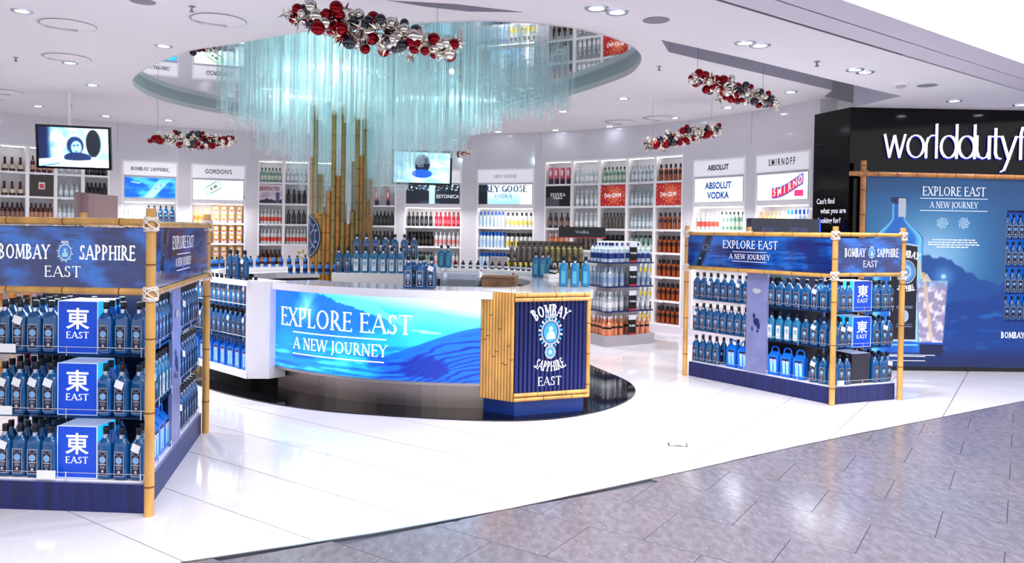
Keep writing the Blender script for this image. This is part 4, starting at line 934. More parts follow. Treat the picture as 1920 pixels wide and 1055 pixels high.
s1 = stand(*LS, False, 'promotion_stand', 'bamboo-framed blue gin stand lettered EAST nearest the camera, cut by the frame', 3)
stock(s1, 'large stand', False, '')
s2 = stand(*RS, True, 'promotion_stand', 'bamboo-framed blue gin stand before the black wall, header EXPLORE EAST', 11)
stock(s2, 'stand by black wall', True, '')
for st_ in (s1, s2):
    C, lu, su, ll, sl, _ = st_; p = C+lu*ll*.25+su*sl*.5; area('stand_light', (p.x, p.y, 1.24), .5, 6, (.9, .95, 1)); p = C+lu*ll*.75+su*sl*.5; area('stand_light', (p.x, p.y, 1.24), .5, 6, (.9, .95, 1))
#SPLIT
# ================================================================== BAR COUNTER
bar_root = thing('bar_counter', 'curved white bar counter with glowing blue landscape front and round black plinth disc', 'bar counter')
cc, cr = (-.355, 9.98), 3.0
def cpt(a, r): return (cc[0]+r*math.cos(R(a)), cc[1]+r*math.sin(R(a)))
A0, A1 = 224.7, 271.8
frontarc = [cpt(A0+(A1-A0)*i/16, cr) for i in range(17)]
outer = spline([(-2.62, 7.66)]+[(-2.49, 7.87)], 1, False)
# worktop ring: front arc, over the corner block, round the right end, back arc, left
oR = [cpt(A0+(A1-A0)*i/16, cr+.05) for i in range(17)]
tail = spline([(.03, 6.86), (.70, 7.08), (.775, 7.7), (.77, 8.5), (.5, 9.45), (-.1, 10.15), (-1.1, 10.45), (-2.1, 10.4), (-3.0, 10.0), (-3.55, 9.3), (-3.6, 8.75)], 5, False)
out_ring = oR+tail
in_front = [cpt(A0+3+(A1-A0-3)*i/12, cr-.5) for i in range(13)]
in_tail = spline([(-.1, 7.45), (.14, 7.8), (.2, 8.5), (.0, 9.1), (-.5, 9.6), (-1.3, 9.8), (-2.1, 9.7), (-2.75, 9.4), (-3.0, 9.0)], 5, False)
inner = in_front+in_tail[1:]
top_m = mat('worktop', (.93, .92, .95), .12, coat=.5)
wt = flat('w', out_ring+inner[::-1], [], 1.105, top_m, up=True)
edge_face(wt, out_ring, 1.035, 1.105, top_m); edge_face(wt, inner, 1.035, 1.105, top_m)
w2 = flat('w', out_ring+inner[::-1], [], 1.035, white); off_ = len(wt.v); wt.v += w2.v; wt.f += [[i+off_ for i in f] for f in w2.f]; wt.m += [wt.mi(white)]*len(w2.f); wt.sm += w2.sm
wt.obj('worktop', bar_root)
def arcwarp(r): # local x along the arc from the left end
    def w(x, y, z):
        a = R(A0)+x/cr; rr = r-y; return (cc[0]+rr*math.cos(a), cc[1]+rr*math.sin(a), z)
    return w
AL = R(A1-A0)*cr
def f_pano(U, V):
    n = nz(U*2, V, 6, 21, 6); c = mix(C3((.0, .38, .92), U), C3((.05, .66, .98), U), sst(-.3, .9, V+.3*n))
    sky = sst(.1, .5, V-(.98-.42*U-.02))*sst(.3, .6, U); c = mix(c, C3((.72, .93, .99), U), sst(0, .35, V-(1.0-.45*U))*(U > .3)*1.0)
    m2 = .88-.25*(U-.5)+.07*np.exp(-((U-.55)/.1)**2)-.1*np.exp(-((U-.68)/.08)**2)+.04*np.exp(-((U-.8)/.08)**2)
    m2 = m2-.12*sst(.7, 1, U)*0; c = mix(c, C3((.35, .8, .97), U), sst(.01, -.01, V-m2)*(U > .42)*1.0); c = mix(c, C3((.5, .88, .99), U), sst(.02, -.3, V-m2)*(U > .45)*sst(.9, .3, V-m2+1)*.0)
    c = mix(c, C3((.16, .68, .97), U), sst(.0, -.28, V-m2)*(U > .42)*1.0)
    tree = .02*nz(U*9, U*0, 14, 5, 4); r1 = 1.22-.75*U+tree-.04*sst(.5, .7, U); c = mix(c, C3((.02, .34, .84), U), sst(.008, -.008, V-r1)*sst(.78, .55, U)*(.9)*sst(.25, .75, V+.15*n+.1))
    low = sst(.5, .25, V+.08*n); c = mix(c, C3((.0, .5, .95), U), low*.6); w = nz(U*2, V*7, 8, 31, 6); c = mix(c, C3((.3, .82, .99), U), sst(.1, .6, w)*sst(.42, .25, V)*.75); c = mix(c, C3((0, .22, .7), U), sst(.15, .7, -w)*sst(.5, .3, V)*.6)
    h = .22+.45*sst(.5, 1.05, U); hill = sst(.01, -.01, V-h)*sst(.55, .66, U); c = mix(c, C3((.01, .3, .8), U), hill*.85)
    s = np.sin((V-h*1.0+.12*nz(U, V, 5, 7))*95); c = mix(c, C3((0, .12, .5), U), hill*sst(.1, .8, s)*sst(.02, .15, h-V)*.8)
    b = np.hypot((U-.79)*1.6, V-.17)+.035*nz(U*4, V*3, 12, 8, 4); c = mix(c, C3((.02, .12, .5), U), sst(.17, .1, b)*.85); b = np.hypot((U-.6)*1.8, V-.22)+.03*nz(U*4, V*3, 12, 9, 4); c = mix(c, C3((.02, .2, .62), U), sst(.1, .05, b)*.6)
    riv = sst(.02, .0, abs(V-(.60-.25*(U-.75)))+.02*nz(U*6, V, 9, 2))*(U > .72)*(U < .85); c = mix(c, C3((.6, .92, 1), U), riv*.8)
    for k, a in enumerate((-.5, -.25, .0, .3)):
        d = abs((U-.27)*2.3-(V-.78)*a*-1-.0)/(.02+.35*abs(V-.78)); c = mix(c, C3((.5, .87, 1), U), sst(1, .1, d)*(V > .78)*.25)
    g = np.hypot((U-.262)*2.4, V-.77); c = mix(c, C3((.9, .98, 1), U), sst(.035, .012, g)+0*U); c = mix(c, C3((.55, .88, 1), U), sst(.22, .0, g)*.55); c = mix(c, C3((.01, .2, .66), U), sst(.14, .0, U)*sst(.5, .1, V)*.7)
    return c
pan = thing('light_panel', None, None); pan.parent = bar_root
sheet_print('lit_picture', AL, .775, 380, 150, f_pano, print_lit, pan, warp=arcwarp(cr+.004), z0=.265)
# wait for trims
fm = MB()
def arcbox(mb, a0, a1, r0, r1, z0, z1, m, n=16):
    for i in range(n):
        p = [cpt(a0+(a1-a0)*(i+k)/n, r) for r, k in ((r1, 0), (r1, 1), (r0, 1), (r0, 0))]; mb.prism(p, z0, z1, m)
arcbox(fm, A0, A1, cr-.03, cr+.0, .24, 1.035, white); fm.obj('panel_housing', pan)
fm = MB(); arcbox(fm, A0, A1, cr-.03, cr+.012, .245, .268, steel_m); arcbox(fm, A0, A1, cr-.0, cr+.012, 1.03, 1.04, steel_m); fm.obj('metal_trim', pan)
lt = MB(); wrp = arcwarp(cr+.009); X0 = 1.06
put_text(lt, serif('EXPLORE EAST', .178, .125, .05, .03, cw=.98), X0, 0, .69, letter_lit, wrp); put_text(lt, serif('A NEW JOURNEY', .11, .125, .05, .02, cw=1.0), X0-.02, 0, .475, letter_lit, wrp)
bar(lt, X0-.58, X0+.52, .635, .0045, 0, letter_lit, wrp); bar(lt, X0-.58, X0+.5, .425, .0045, 0, letter_lit, wrp)
lt.obj('lettering', pan)
kk = MB(); arcbox(kk, A0, A1+1, cr-.3, cr-.13, .012, .245, dsteel_m)
kk.obj('kick_plate', bar_root)
sm_ = MB()
for a in (238, 252, 264): p, q = cpt(a, cr-.127), cpt(a+.12, cr-.127); sm_.sheet([(*p, .014), (*q, .014), (*q, .243), (*p, .243)], steel_m)
sm_.obj('kick_seam', bar_root)
# bar body behind panels (curtain of white)
bb = MB()
for seq in (tail[6:],):
    ins = offset(seq, .14)
    for a, b in zip(ins, ins[1:]): bb.sheet([(*a, .012), (*b, .012), (*b, 1.035), (*a, 1.035)], white)
for seq in (inner,):
    ins = offset(seq, -.03)
    for a, b in zip(ins, ins[1:]): bb.sheet([(*a, .012), (*b, .012), (*b, 1.035), (*a, 1.035)], mat('bar_inside', (.16, .14, .15), .5))
bb.obj('counter_body', bar_root)
# raised back ledge
lg = MB(); s_o = [p for p in tail if p[1] > 8.9]; s_i = offset(s_o, .22)
for (a, b), (c, d) in zip(zip(s_o, s_o[1:]), zip(s_i, s_i[1:])): lg.prism([a, b, d, c], 1.106, 1.15, white)
lg.obj('back_ledge', bar_root)
# --- corner block
blk = thing('corner_block', 'bamboo and navy lettered end block of the bar with gin emblem', 'counter block')
P0, P1, P2 = (-.27, 6.985), (.03, 6.80), (.71, 7.06)
body = [P0, P1, P2, (.68, 7.4), (.3, 7.5), (-.2, 7.3)]
def shrink(poly, k): cx, cy = sum(p[0] for p in poly)/len(poly), sum(p[1] for p in poly)/len(poly); return [(cx+(x-cx)*k, cy+(y-cy)*k) for x, y in poly]
MB().prism(shrink(body, .95), .15, 1.1, dnavy_m).obj('block_body', blk); MB().prism(shrink(body, .93), .012, .15, plinthblue_m).obj('block_plinth', blk)
L1, a1 = fr(P0, P1); L2, a2 = fr(P1, P2)
NB = 11
for i in range(NB):
    f = (i+.5)/NB; x, y = P0[0]+(P1[0]-P0[0])*f, P0[1]+(P1[1]-P0[1])*f; mb = MB(); bamboo(mb, (x, y, .145), (x, y, 1.105), L1/NB*.5, bam_m, step=1.6, n=8, jog=random.random()*.3-.2); mb.obj('bamboo_cane', blk)
nx, ny = math.sin(a2), -math.cos(a2)
for k, z in enumerate((1.085, 1.045, .20, .16)):
    mb = MB(); bamboo(mb, (P1[0]+nx*.01, P1[1]+ny*.01, z), (P2[0]+nx*.01, P2[1]+ny*.01, z), .019, bam_m, jog=k*.2, n=8); mb.obj('bamboo_rail', blk)
mb = MB(); bamboo(mb, (P2[0]+nx*.0, P2[1]+ny*.0, .15), (P2[0], P2[1], 1.105), .02, bam_m, n=8); mb.obj('bamboo_rail', blk)
NV = 17
nvm = MB().lathe([(.021, 0), (.021, .83)], navyst_m, 8).mesh('navy_cane')
for i in range(NV):
    f = (i+.7)/(NV+.6); o = link('navy_cane', nvm, blk, (P1[0]+(P2[0]-P1[0])*f-nx*.012, P1[1]+(P2[1]-P1[1])*f-ny*.012, .215))
em = MB(); cxx = L2*.475; yy = -.014
put_text(em, serif('BOMBAY', .1, .19, .09, .05, arc=(.25, 1), cw=.56), cxx, yy, .9, letter_m); put_text(em, serif('SAPPHIRE', .088, .18, .09, .04, arc=(.3, -1), cw=.66), cxx, yy, .4, letter_m)
put_text(em, serif('EAST', .078, .13, .045, .06, cw=.95), cxx, yy, .275, letter_m)
o = em.obj('lettering', blk); o.location = (*P1, 0); o.rotation_euler = (0, 0, a2)
em = MB(); emblem(em, cxx, .75, .125, yy); o = em.obj('emblem', blk); o.location = (*P1, 0); o.rotation_euler = (0, 0, a2)
# --- white shelf cabinet at the left end of the bar
cb = thing('shelf_end_cabinet', 'white open shelf cabinet of blue bottles joined to the bar end', 'cabinet')
Cq, Cl = (-2.62, 7.66), (-3.72, 8.68)
Lc, ac = fr(Cl, Cq); nx, ny = -math.sin(ac), math.cos(ac)
cb.location = (*Cl, 0); cb.rotation_euler = (0, 0, ac)
MB().box(0, Lc, 0, .34, .14, .2, white).obj('bottom_panel', cb); MB().box(0, Lc, 0, .34, 1.06, 1.11, white).obj('top_panel', cb); MB().box(0, Lc, .33, .36, .2, 1.06, white).obj('back_panel', cb)
ep = MB().prism([(Lc-.02, 0), (Lc+.14, .17), (Lc+.14, .35), (Lc-.02, .35)], .14, 1.11, white).obj('end_panel', cb); MB().box(0, .03, 0, .34, .2, 1.06, white).obj('side_panel', cb)
for z in (.84, .52): MB().box(.03, Lc-.02, .01, .33, z-.012, z, glass_sh).obj('glass_shelf', cb)
rl = MB()
for z in (.84, .52):
    rl.tube((.03, .005, z+.035), (Lc-.02, .005, z+.035), .003, chrome_m, n=5)
    for f in (.05, .5, .95): rl.tube((Lc*f, .005, z-.012), (Lc*f, .005, z+.04), .004, chrome_m, n=5)
rl.obj('wire_rail', cb)
def CW(x, y, z): return (Cl[0]+x*math.cos(ac)-y*math.sin(ac), Cl[1]+x*math.sin(ac)+y*math.cos(ac), z)
for z, nm in ((.84, 'top'), (.52, 'middle')):
    for i in range(13):
        kind = 't' if i in (3, 9, 12) else 'n'; GIN[kind].put(CW(.1+i*.105, .07, z), ac+random.uniform(-.1, .1), '%sgin bottle, %s from white end panel, %s shelf, bar end cabinet' % ('tagged ' if kind == 't' else '', ORD[12-i], nm))
        GINS.put(CW(.1+i*.105, .17, z), ac, 'gin bottle, rear row, %s from white end panel, %s shelf, bar end cabinet' % (ORD[12-i], nm), 'rear gin bottles, %s shelf of the bar end cabinet' % nm)
for i in range(9): PACK.put(CW(.12+i*.155, .1, .2), ac+random.uniform(-.1, .1), 'blue carry carton, %s from the white end panel, foot of the bar end cabinet' % ORD[8-i])
area('cabinet_fill', CW(.7, -.05, 1.0), 1.2, 4, rot=(0, 0, ac), sy=.1)  # added area lamp without a fitting, fills the open shelves
#SPLIT
# things standing on the bar
def gb(px, py, z, rz, label, kind='n', group=None): GIN[kind].put((px, py, z), R(rz), label, group)
for i, (x, y, k) in enumerate(((-.96, 7.18, 'n'), (-.845, 7.15, 'n'), (-.74, 7.14, 't'))): gb(x, y, 1.106, 5-8*i, 'blue gin bottle, %s of front three on the bar' % ('nearest the column', 'middle', 'tagged, by the corner block')[i], k)
for i, (x, y) in enumerate(((-.93, 7.31), (-.83, 7.29))): gb(x, y, 1.106, 0, 'blue gin bottle behind the front three on the bar, %s' % ('nearer the column', 'nearer the block')[i])
gb(-3.52, 8.7, 1.111, -40, 'blue gin bottle alone on the shelf cabinet top beside the bamboo post')
for i, (x, y, k) in enumerate(((-2.93, 8.05, 'n'), (-2.83, 7.96, 'n'), (-2.72, 7.88, 't'))): gb(x, y, 1.111, -35, 'gin bottle on the bar end cabinet, %s of three by worktop' % ('farthest back', 'middle', 'tagged and nearest')[i], k)
PB = Proto('gin_bottle', 'bottle', [('glass_body', GIN['n'].parts[0][1].copy(), None), GIN['n'].parts[1], GIN['n'].parts[2]])
PB.parts[0][1].materials[0] = bsg2
lb = MB(); lb.sheet([(-.024, -.0326, .03), (.024, -.0326, .03), (.024, -.0326, .16), (-.024, -.0326, .16)], mat('teal_label', (.12, .42, .58), .3)); lb.sheet([(-.02, -.0332, .034), (.02, -.0332, .034), (.02, -.0332, .156), (-.02, -.0332, .156)], mat('teal_label2', (.3, .62, .74), .3)); PB.parts.append(('label_panel', lb.mesh('label_panel'), None))
for i, (x, y) in enumerate(((.52, 7.72), (.63, 7.69), (.74, 7.72))): PB.put((x, y, 1.106), R(-10), 'pale blue bottle, %s of three on the bar above the navy block' % ('nearest the sink', 'middle', 'nearest the worktop end')[i])
for i, (x, y) in enumerate(((.29, 9.25), (.37, 9.22), (.44, 9.3))): PB.put((x, y, 1.106), R(-10), 'pale blue bottle, %s of three far along the bar before the dark bottles' % ('first', 'middle', 'last')[i])
for i, (x, y) in enumerate(((-.93, 10.22), (-.84, 10.2))): PB.put((x, y, 1.151), 0, 'pale blue bottle, %s of two standing on the raised back ledge' % ('nearer the column', 'farther from the column')[i])
led = offset(s_o, .11); k = 0
cum = [0]
for a, b in zip(led, led[1:]): cum.append(cum[-1]+math.dist(a, b))
d = .1
while d < cum[-1]-.1:
    j = max(i for i in range(len(cum)) if cum[i] <= d); f = (d-cum[j])/(cum[j+1]-cum[j]); x, y = led[j][0]+(led[j+1][0]-led[j][0])*f, led[j][1]+(led[j+1][1]-led[j][1])*f
    if not (-1.02 < x < -.75):
        k += 1
        left_ = x < -1.6
        (K['mini'] if left_ else K['minik']).put((x, y, 1.151), 0, ('small blue bottle on the bar ledge, %s from the round end' if left_ else 'tiny black-capped bottle on the raised back ledge, %s from the round end') % ORD[k], 'small bottles left of the column' if left_ else 'tiny bottles on the back ledge')
    d += .105
# little blue bottles on the worktop left of the column
for i in range(10): K['mini'].put((-2.62+i*.085, 9.15+.012*i, 1.106), 0, 'small blue bottle, %s in the worktop row beside the bamboo column' % ORD[i], 'worktop row of small blue bottles beside the column')
# bar fittings
t = thing('sink_basin', 'round brushed steel bin let in behind the bar front', 'sink', (-.95, 8.35, 0)); MB().lathe([(.12, 1.002), (.15, 1.01), (.15, 1.2), (.13, 1.2), (.13, 1.05)], steel_m, 20).obj('basin', t); MB().tube((.0, .17, 1.0), (0, .17, 1.27), .01, chrome_m).path([(0, .17, 1.27), (0, .1, 1.3), (0, .0, 1.28)], .01, chrome_m, 8).obj('spout', t)
bdy = MB().box(-1.2, .1, 8.1, 8.75, .012, 1.0, mat('bar_inside')); o = bdy.obj('back_bar_unit'); tag(o, 'low grey work unit standing inside the bar ring', 'unit')
t = thing('ice_tray', 'clear plastic tray with rim on the work unit', 'tray', (-.55, 8.3, 1.002)); tr = MB(); tr.box(-.2, .2, -.12, .12, 0, .01, clear_m)
for a in ((-.2, .2, -.12, -.11), (-.2, .2, .11, .12), (-.2, -.19, -.11, .11), (.19, .2, -.11, .11)): tr.box(*a, .01, .2, clear_m)
tr.obj('tray', t)
t = thing('wooden_crate', 'brown slatted wooden board set with folded cloths inside the bar', 'crate', (-.12, 8.3, 1.002), R(-8)); wd = vary(mat('wood', (.55, .42, .32), .5), 12, .3, stretch=(1, 8, 1))
for i in range(5): MB().box(-.18, .18, -.14+i*.058, -.09+i*.058, .15, .17, wd).obj('slat', t)
MB().box(-.18, .18, -.13, .13, 0, .15, wd).obj('box', t)
o = MB().lathe([(.025, 1.002), (.03, 1.02), (.03, 1.12), (.012, 1.15), (.01, 1.19)], mat('red_plastic', (.75, .15, .12), .3), 10).obj('squeeze_bottle'); o.location = (.02, 8.52, .0); tag(o, 'small red squeeze bottle on the work unit', 'bottle')
for i, (x, y) in enumerate(((-.75, 8.6), (-.35, 8.62))):
    o = MB().lathe([(.04, 1.002), (.045, 1.01), (.04, 1.14), (.03, 1.17), (.022, 1.22), (.01, 1.23)], chrome_m, 12).obj('cocktail_shaker'); o.location = (x, y, 0); tag(o, 'steel cocktail shaker behind the bar, %s' % ('nearer the steel bin', 'nearer the wooden board')[i], 'shaker')
# white stepped riser with two tiers of blue bottles
t = thing('bottle_riser', 'white stepped riser behind the bar carrying two tiers of blue bottles', 'riser'); MB().box(-2.1, -1.23, 9.02, 9.26, .012, 1.13, white).obj('front_step', t); MB().box(-1.96, -1.08, 9.27, 9.5, .012, 1.29, white).obj('rear_step', t)
for i in range(8): GIN['w' if i > 1 else 'n'].put((-2.04+i*.105, 9.12, 1.131), R(-5), 'silver-labelled blue bottle, %s along the riser front step' % ORD[i] if i > 1 else 'blue bottle, %s along the riser front step' % ORD[i])
for i in range(7): GIN['n'].put((-1.88+i*.115, 9.38, 1.291), R(-5), 'blue gin bottle, %s along the riser rear step' % ORD[i])

# ================================================================== BAMBOO COLUMN and GLASS RODS
CX, CY, CR = -2.2, 9.95, .37
col = thing('bamboo_column', 'tall column of upright brown bamboo canes of uneven height behind the bar', 'column', (CX, CY, 0))
rd = random.Random(5); NP = 40; CANETOP = []
for i in range(NP):
    a = R(150+240*i/NP*1.5)
    zt = (1.95, 2.32, 2.52, 1.72, 1.86, 2.33, 2.55, 1.74, 2.0, 1.85, 2.3, 1.8, 2.1)[i % 13]+rd.uniform(-.03, .03)
    if i in (2, 8, 13, 15, 18, 20, 31): zt = 3.61
    x, y = CR*math.cos(a), CR*math.sin(a); mb = MB(); bamboo(mb, (x, y, .012), (x, y, zt), .0295, bamg_m if zt > 3 or i % 7 == 3 else bamd_m, step=.21, n=8, jog=rd.random()); mb.obj('bamboo_cane', col)
    if zt < 3: CANETOP.append((x, y, zt))
MB().lathe([(CR-.04, .012), (CR-.04, 1.66)], mat('column_core', (.3, .22, .12), .8), 20).obj('core', col)
# round plaque wrapped on the column's side
dk = MB(); pa = R(208); RP = .27
def onc(u, v, r=CR+.042): a = pa+u/r; return (r*math.cos(a), r*math.sin(a), 1.55+v)
NR = 24
def wring(r0, r1, m, dr): 
    for i in range(NR):
        a0_, a1_ = 2*PI*i/NR, 2*PI*(i+1)/NR; dk.sheet([onc(r0*math.cos(a0_), r0*math.sin(a0_), CR+dr), onc(r1*math.cos(a0_), r1*math.sin(a0_), CR+dr), onc(r1*math.cos(a1_), r1*math.sin(a1_), CR+dr), onc(r0*math.cos(a1_), r0*math.sin(a1_), CR+dr)], m)
pl1, pl2 = mat('plaque_navy', (.12, .17, .32), .35), mat('plaque_line', (.55, .62, .72), .35)
for k, (r0, r1, m) in enumerate(((.0, .09, pl1), (.09, .18, pl1), (.18, RP, pl1))): wring(r0, r1, m, .042)
wring(RP-.02, RP-.008, pl2, .044); wring(.17, .18, pl2, .044)
for k in range(6):
    a = 2*PI*k/6+.4; dk.sheet([onc(.05*math.cos(a)-.008*math.sin(a), .05*math.sin(a)+.008*math.cos(a), CR+.045), onc(.05*math.cos(a)+.008*math.sin(a), .05*math.sin(a)-.008*math.cos(a), CR+.045), onc(.165*math.cos(a)+.008*math.sin(a), .22*math.sin(a)-.008*math.cos(a), CR+.045), onc(.165*math.cos(a)-.008*math.sin(a), .22*math.sin(a)+.008*math.cos(a), CR+.045)], pl2)
for k in range(18):
    a = 2*PI*k/18; dk.sheet([onc(r*math.cos(a+s), r*math.sin(a+s), CR+.045) for r, s in ((.19, -.06), (.19, .06), (.225, .06), (.225, -.06))], pl2 if k % 3 else pl1)
dk.obj('round_plaque', col, label='round navy plaque with pale compass lines on the column')
# glass rods
ch = thing('glass_rod_chandelier', 'huge hanging cluster of clear glass rods round the bamboo column', 'chandelier', (CX, CY, 0))
RRD = .037; rods = []; rd = random.Random(9); gx = .2
for j in range(-20, 21):
    for i in range(-20, 21):
        x = (i+(j % 2)*.5)*gx+rd.uniform(-.035, .035)-1.5; y = j*gx*.866+rd.uniform(-.035, .035)+10.0
        e_ = math.hypot((x+1.5)/2.25, (y-10.0)/2.15)
        if e_ > 1: continue
        r = math.hypot(x-CX, y-CY)
        if r < CR+.06 or (-1.85 < x < -.8 and 11.0 < y < 11.6): continue
        m = min(1, r/2.35); zb = 1.72+1.6*m+rd.uniform(-.14, .14)
        if x < CX-.3: zb = 1.75+.95*r+rd.uniform(-.15, .15)
        if y < CY and abs(x-CX*(y/CY)) < .5: zb = max(zb, 2.85+rd.uniform(0, .3))
        zb = min(zb, 3.3); rods.append((y*1.0+zb*.2, x-CX, y-CY, zb))
rods.sort()
# rods standing above the cut canes
for x, y, zt in CANETOP: rods.insert(0, (0, x, y, zt+.01))
def rodmesh(mb, x, y, z0, z1): mb.tube((x, y, z0), (x, y, z1), RRD, rod_m, n=8, cap=False); mb.add([(x+RRD*math.cos(2*PI*i/8), y+RRD*math.sin(2*PI*i/8), z0) for i in range(8)], [tuple(range(8))[::-1]], rod_m)
RL = {}
far = MB()
for k, (_, x, y, zb) in enumerate(rods):
    L = round((3.625-zb)/.05)*.05
    if k < 298:
        if L not in RL: q = MB(); rodmesh(q, 0, 0, -L, 0); RL[L] = q.mesh('glass_rod')
        o = link('glass_rod', RL[L], ch); o.location = (x, y, 3.625)
    else: rodmesh(far, x, y, 3.625-L, 3.625)
far.obj('rear_glass_rods', ch, kind='stuff')
for a in range(3):
    p = (CX+.2+1.3*math.cos(a*2.1+.5), CY+1.3*math.sin(a*2.1+.5), 3.45); l = bpy.data.lights.new('turquoise_lamp', 'POINT'); l.energy = 17; l.color = (.66, .96, .98); l.shadow_soft_size = .03; o = bpy.data.objects.new('turquoise_lamp', l); o.location = p; COL.objects.link(o)

# ================================================================== HANGING SCREENS
def f_tv1(U, V):
    n = nz(U*2, V*2, 6, 4); c = mix(C3((.45, .8, .97), U), C3((.9, .97, 1), U), sst(-.5, .5, n)); c = mix(c, C3((.02, .08, .25), U), sst(.2, .08, U-.02)*1.0)
    e = lambda x, y, a, b: np.hypot((U-x)/a, (V-y)/b); D = C3((.05, .12, .28), U)
    c = mix(c, C3((.01, .03, .08), U), sst(1.1, .9, e(.78, .62, .11, .36))); c = mix(c, D, sst(1.1, .85, e(.52, .55, .13, .24))); c = mix(c, C3((.5, .78, .93), U), sst(1.1, .85, e(.535, .5, .075, .17)))
    c = mix(c, D, sst(1.1, .9, e(.55, .24, .2, .14))); c = mix(c, C3((.03, .1, .3), U), sst(1.15, .9, e(.555, .56, .02, .03))*.8); c = mix(c, C3((.03, .1, .3), U), sst(1.15, .9, e(.505, .55, .02, .03))*.8); c = mix(c, C3((.2, .4, .6), U), sst(1.2, .8, e(.53, .4, .03, .02)))
    c = mix(c, C3((.9, .98, 1), U), sst(.02, -.02, V-.18-.02*np.sin(U*9))); return mix(c, C3((.1, .45, .9), U), (abs(V-(U-.1)*.35-.02) < .02)*(U < .3)*1.)
def f_tv2(U, V):
    c = mix(C3((.8, .93, 1), U), C3((.55, .8, .98), U), sst(-.4, .6, nz(U, V, 7, 14))); e = lambda x, y, a, b: np.hypot((U-x)/a, (V-y)/b)
    c = mix(c, C3((.02, .05, .15), U), sst(1.1, .9, e(.5, .62, .14, .3))); return mix(c, C3((.05, .3, .8), U), sst(1.1, .9, e(.5, .3, .18, .14)))
def tv(name, lab, A, B, w, h, f, pole_top=3.5, tilt=8):
    (L, a) = fr(A, B); t = thing('hanging_screen', lab, 'screen', (*A, 0), a)
    z = w; T_ = R(tilt); W = lambda x, y, q: (x, y*math.cos(T_)-q*math.sin(T_)*1.0, z+q*math.cos(T_)+y*math.sin(T_))
    b = MB().box(0, L, 0, .06, 0, h, blackmat); b.v = [W(*v) for v in b.v]; b.obj('casing', t)
    b = MB().box(.0, L, -.008, 0, 0, .03, black_m).box(0, L, -.008, 0, h-.03, h, black_m).box(0, .03, -.008, 0, .03, h-.03, black_m).box(L-.03, L, -.008, 0, .03, h-.03, black_m); b.v = [W(*v) for v in b.v]; b.obj('bezel', t)
    sheet_print('picture', L-.06, h-.06, 90, 60, f, print_lit, t, x0=.03, z0=.03, y=-.002, warp=W)
    MB().tube((L*.4, .08, z+h*.6), (L*.4, .08, pole_top), .025, white).box(L*.4-.1, L*.4+.1, .03, .1, z+h*.3, z+h*.6, blackmat).obj('pole', t)
tv('t', 'tilted flat screen with a blue-toned face, hung before the cubby wall', (-6.58, 10.7), (-5.68, 10.95), 2.42, .6, f_tv1)
tv('t', 'flat screen hung behind the lower glass rods', (-1.75, 11.15), (-.9, 11.35), 2.3, .5, f_tv2, tilt=4)

# ================================================================== BAUBLE GARLANDS
def sph(m, r=1, n=14, k=8):
    return MB().lathe([(max(.02, math.sin(PI*i/k))*r, -math.cos(PI*i/k)*r) for i in range(k+1)], m, n, cap=False).mesh('bauble')
SPH = {c: sph(m) for c, m in (('red', redb), ('silver', silb), ('navy', navb))}
def star():
    b = MB(); rd = random.Random(3)
    for i in range(9):
        d = Vector((rd.uniform(-1, 1), rd.uniform(-1, 1), rd.uniform(-1, 1))).normalized(); b.tube((0, 0, 0), d, .18, silb, r1=.01, n=4, cap=False, smooth=False)
    return b.mesh('tinsel_star')
STAR = star()
def garland(lab, A, B, n, wires, ztop, rr=.034, seed=0, spread=.07):
    A, B = Vector(A), Vector(B); t = thing('bauble_garland', lab, 'garland', A); rd = random.Random(seed)
    for i in range(n):
        f = (i+rd.random())/n; p = (B-A)*f+Vector((rd.uniform(-1, 1), rd.uniform(-1, 1), rd.uniform(-1, 1)))*spread*(.45+math.sin(PI*min(max(f, .08), .92)))*.8
        c = rd.choices(('red', 'silver', 'navy', 'star'), (4, 4, 2.4, 4))[0]; r = rr*rd.uniform(.75, 1.35) if c != 'star' else rr*rd.uniform(1.3, 1.9)
        if c == 'star': o = link('tinsel_star', STAR, t); p.z -= .02
        else: o = link('bauble', SPH[c], t)
        o.location = p; o.scale = (r,)*3; o.rotation_euler = (rd.random()*6, rd.random()*6, rd.random()*6)
    w = MB(); w.path([tuple((B-A)*k/6) for k in range(7)], .006, steel_m, 5); w.obj('core_wire', t)
    for f in wires: w = MB(); q = (B-A)*f; w.tube(q, (q.x, q.y, ztop-A.z), .0025, steel_m, n=4); w.obj('hanging_wire', t)
garland('largest bauble garland of red, navy and silver balls hung before the glass rods', (-1.66, 5.75, 3.23), (-.50, 6.15, 3.08), 160, (.08, .9), 3.8, .043, 1, .11)
garland('bauble garland hung from the ceiling slot above the stand before the black wall', (1.76, 7.75, 3.22), (2.88, 8.6, 3.12), 130, (.07, .85), 3.8, .036, 2, .09)
garland('small bauble garland hung against the grey wall above the cubby wall', (1.85, 10.9, 2.9), (2.78, 10.5, 3.08), 120, (.1, .9), 3.5, .04, 3, .1)
garland('bauble garland hung between the screen and the glass rods', (-5.3, 11.4, 2.93), (-4.15, 11.55, 2.92), 120, (.05, .97), 3.5, .04, 4, .095)
garland('short bauble garland just showing past the lower rods', (-1.0, 13.6, 3.0), (-.75, 13.0, 2.98), 16, (.5,), 3.5, .04, 5, .05)

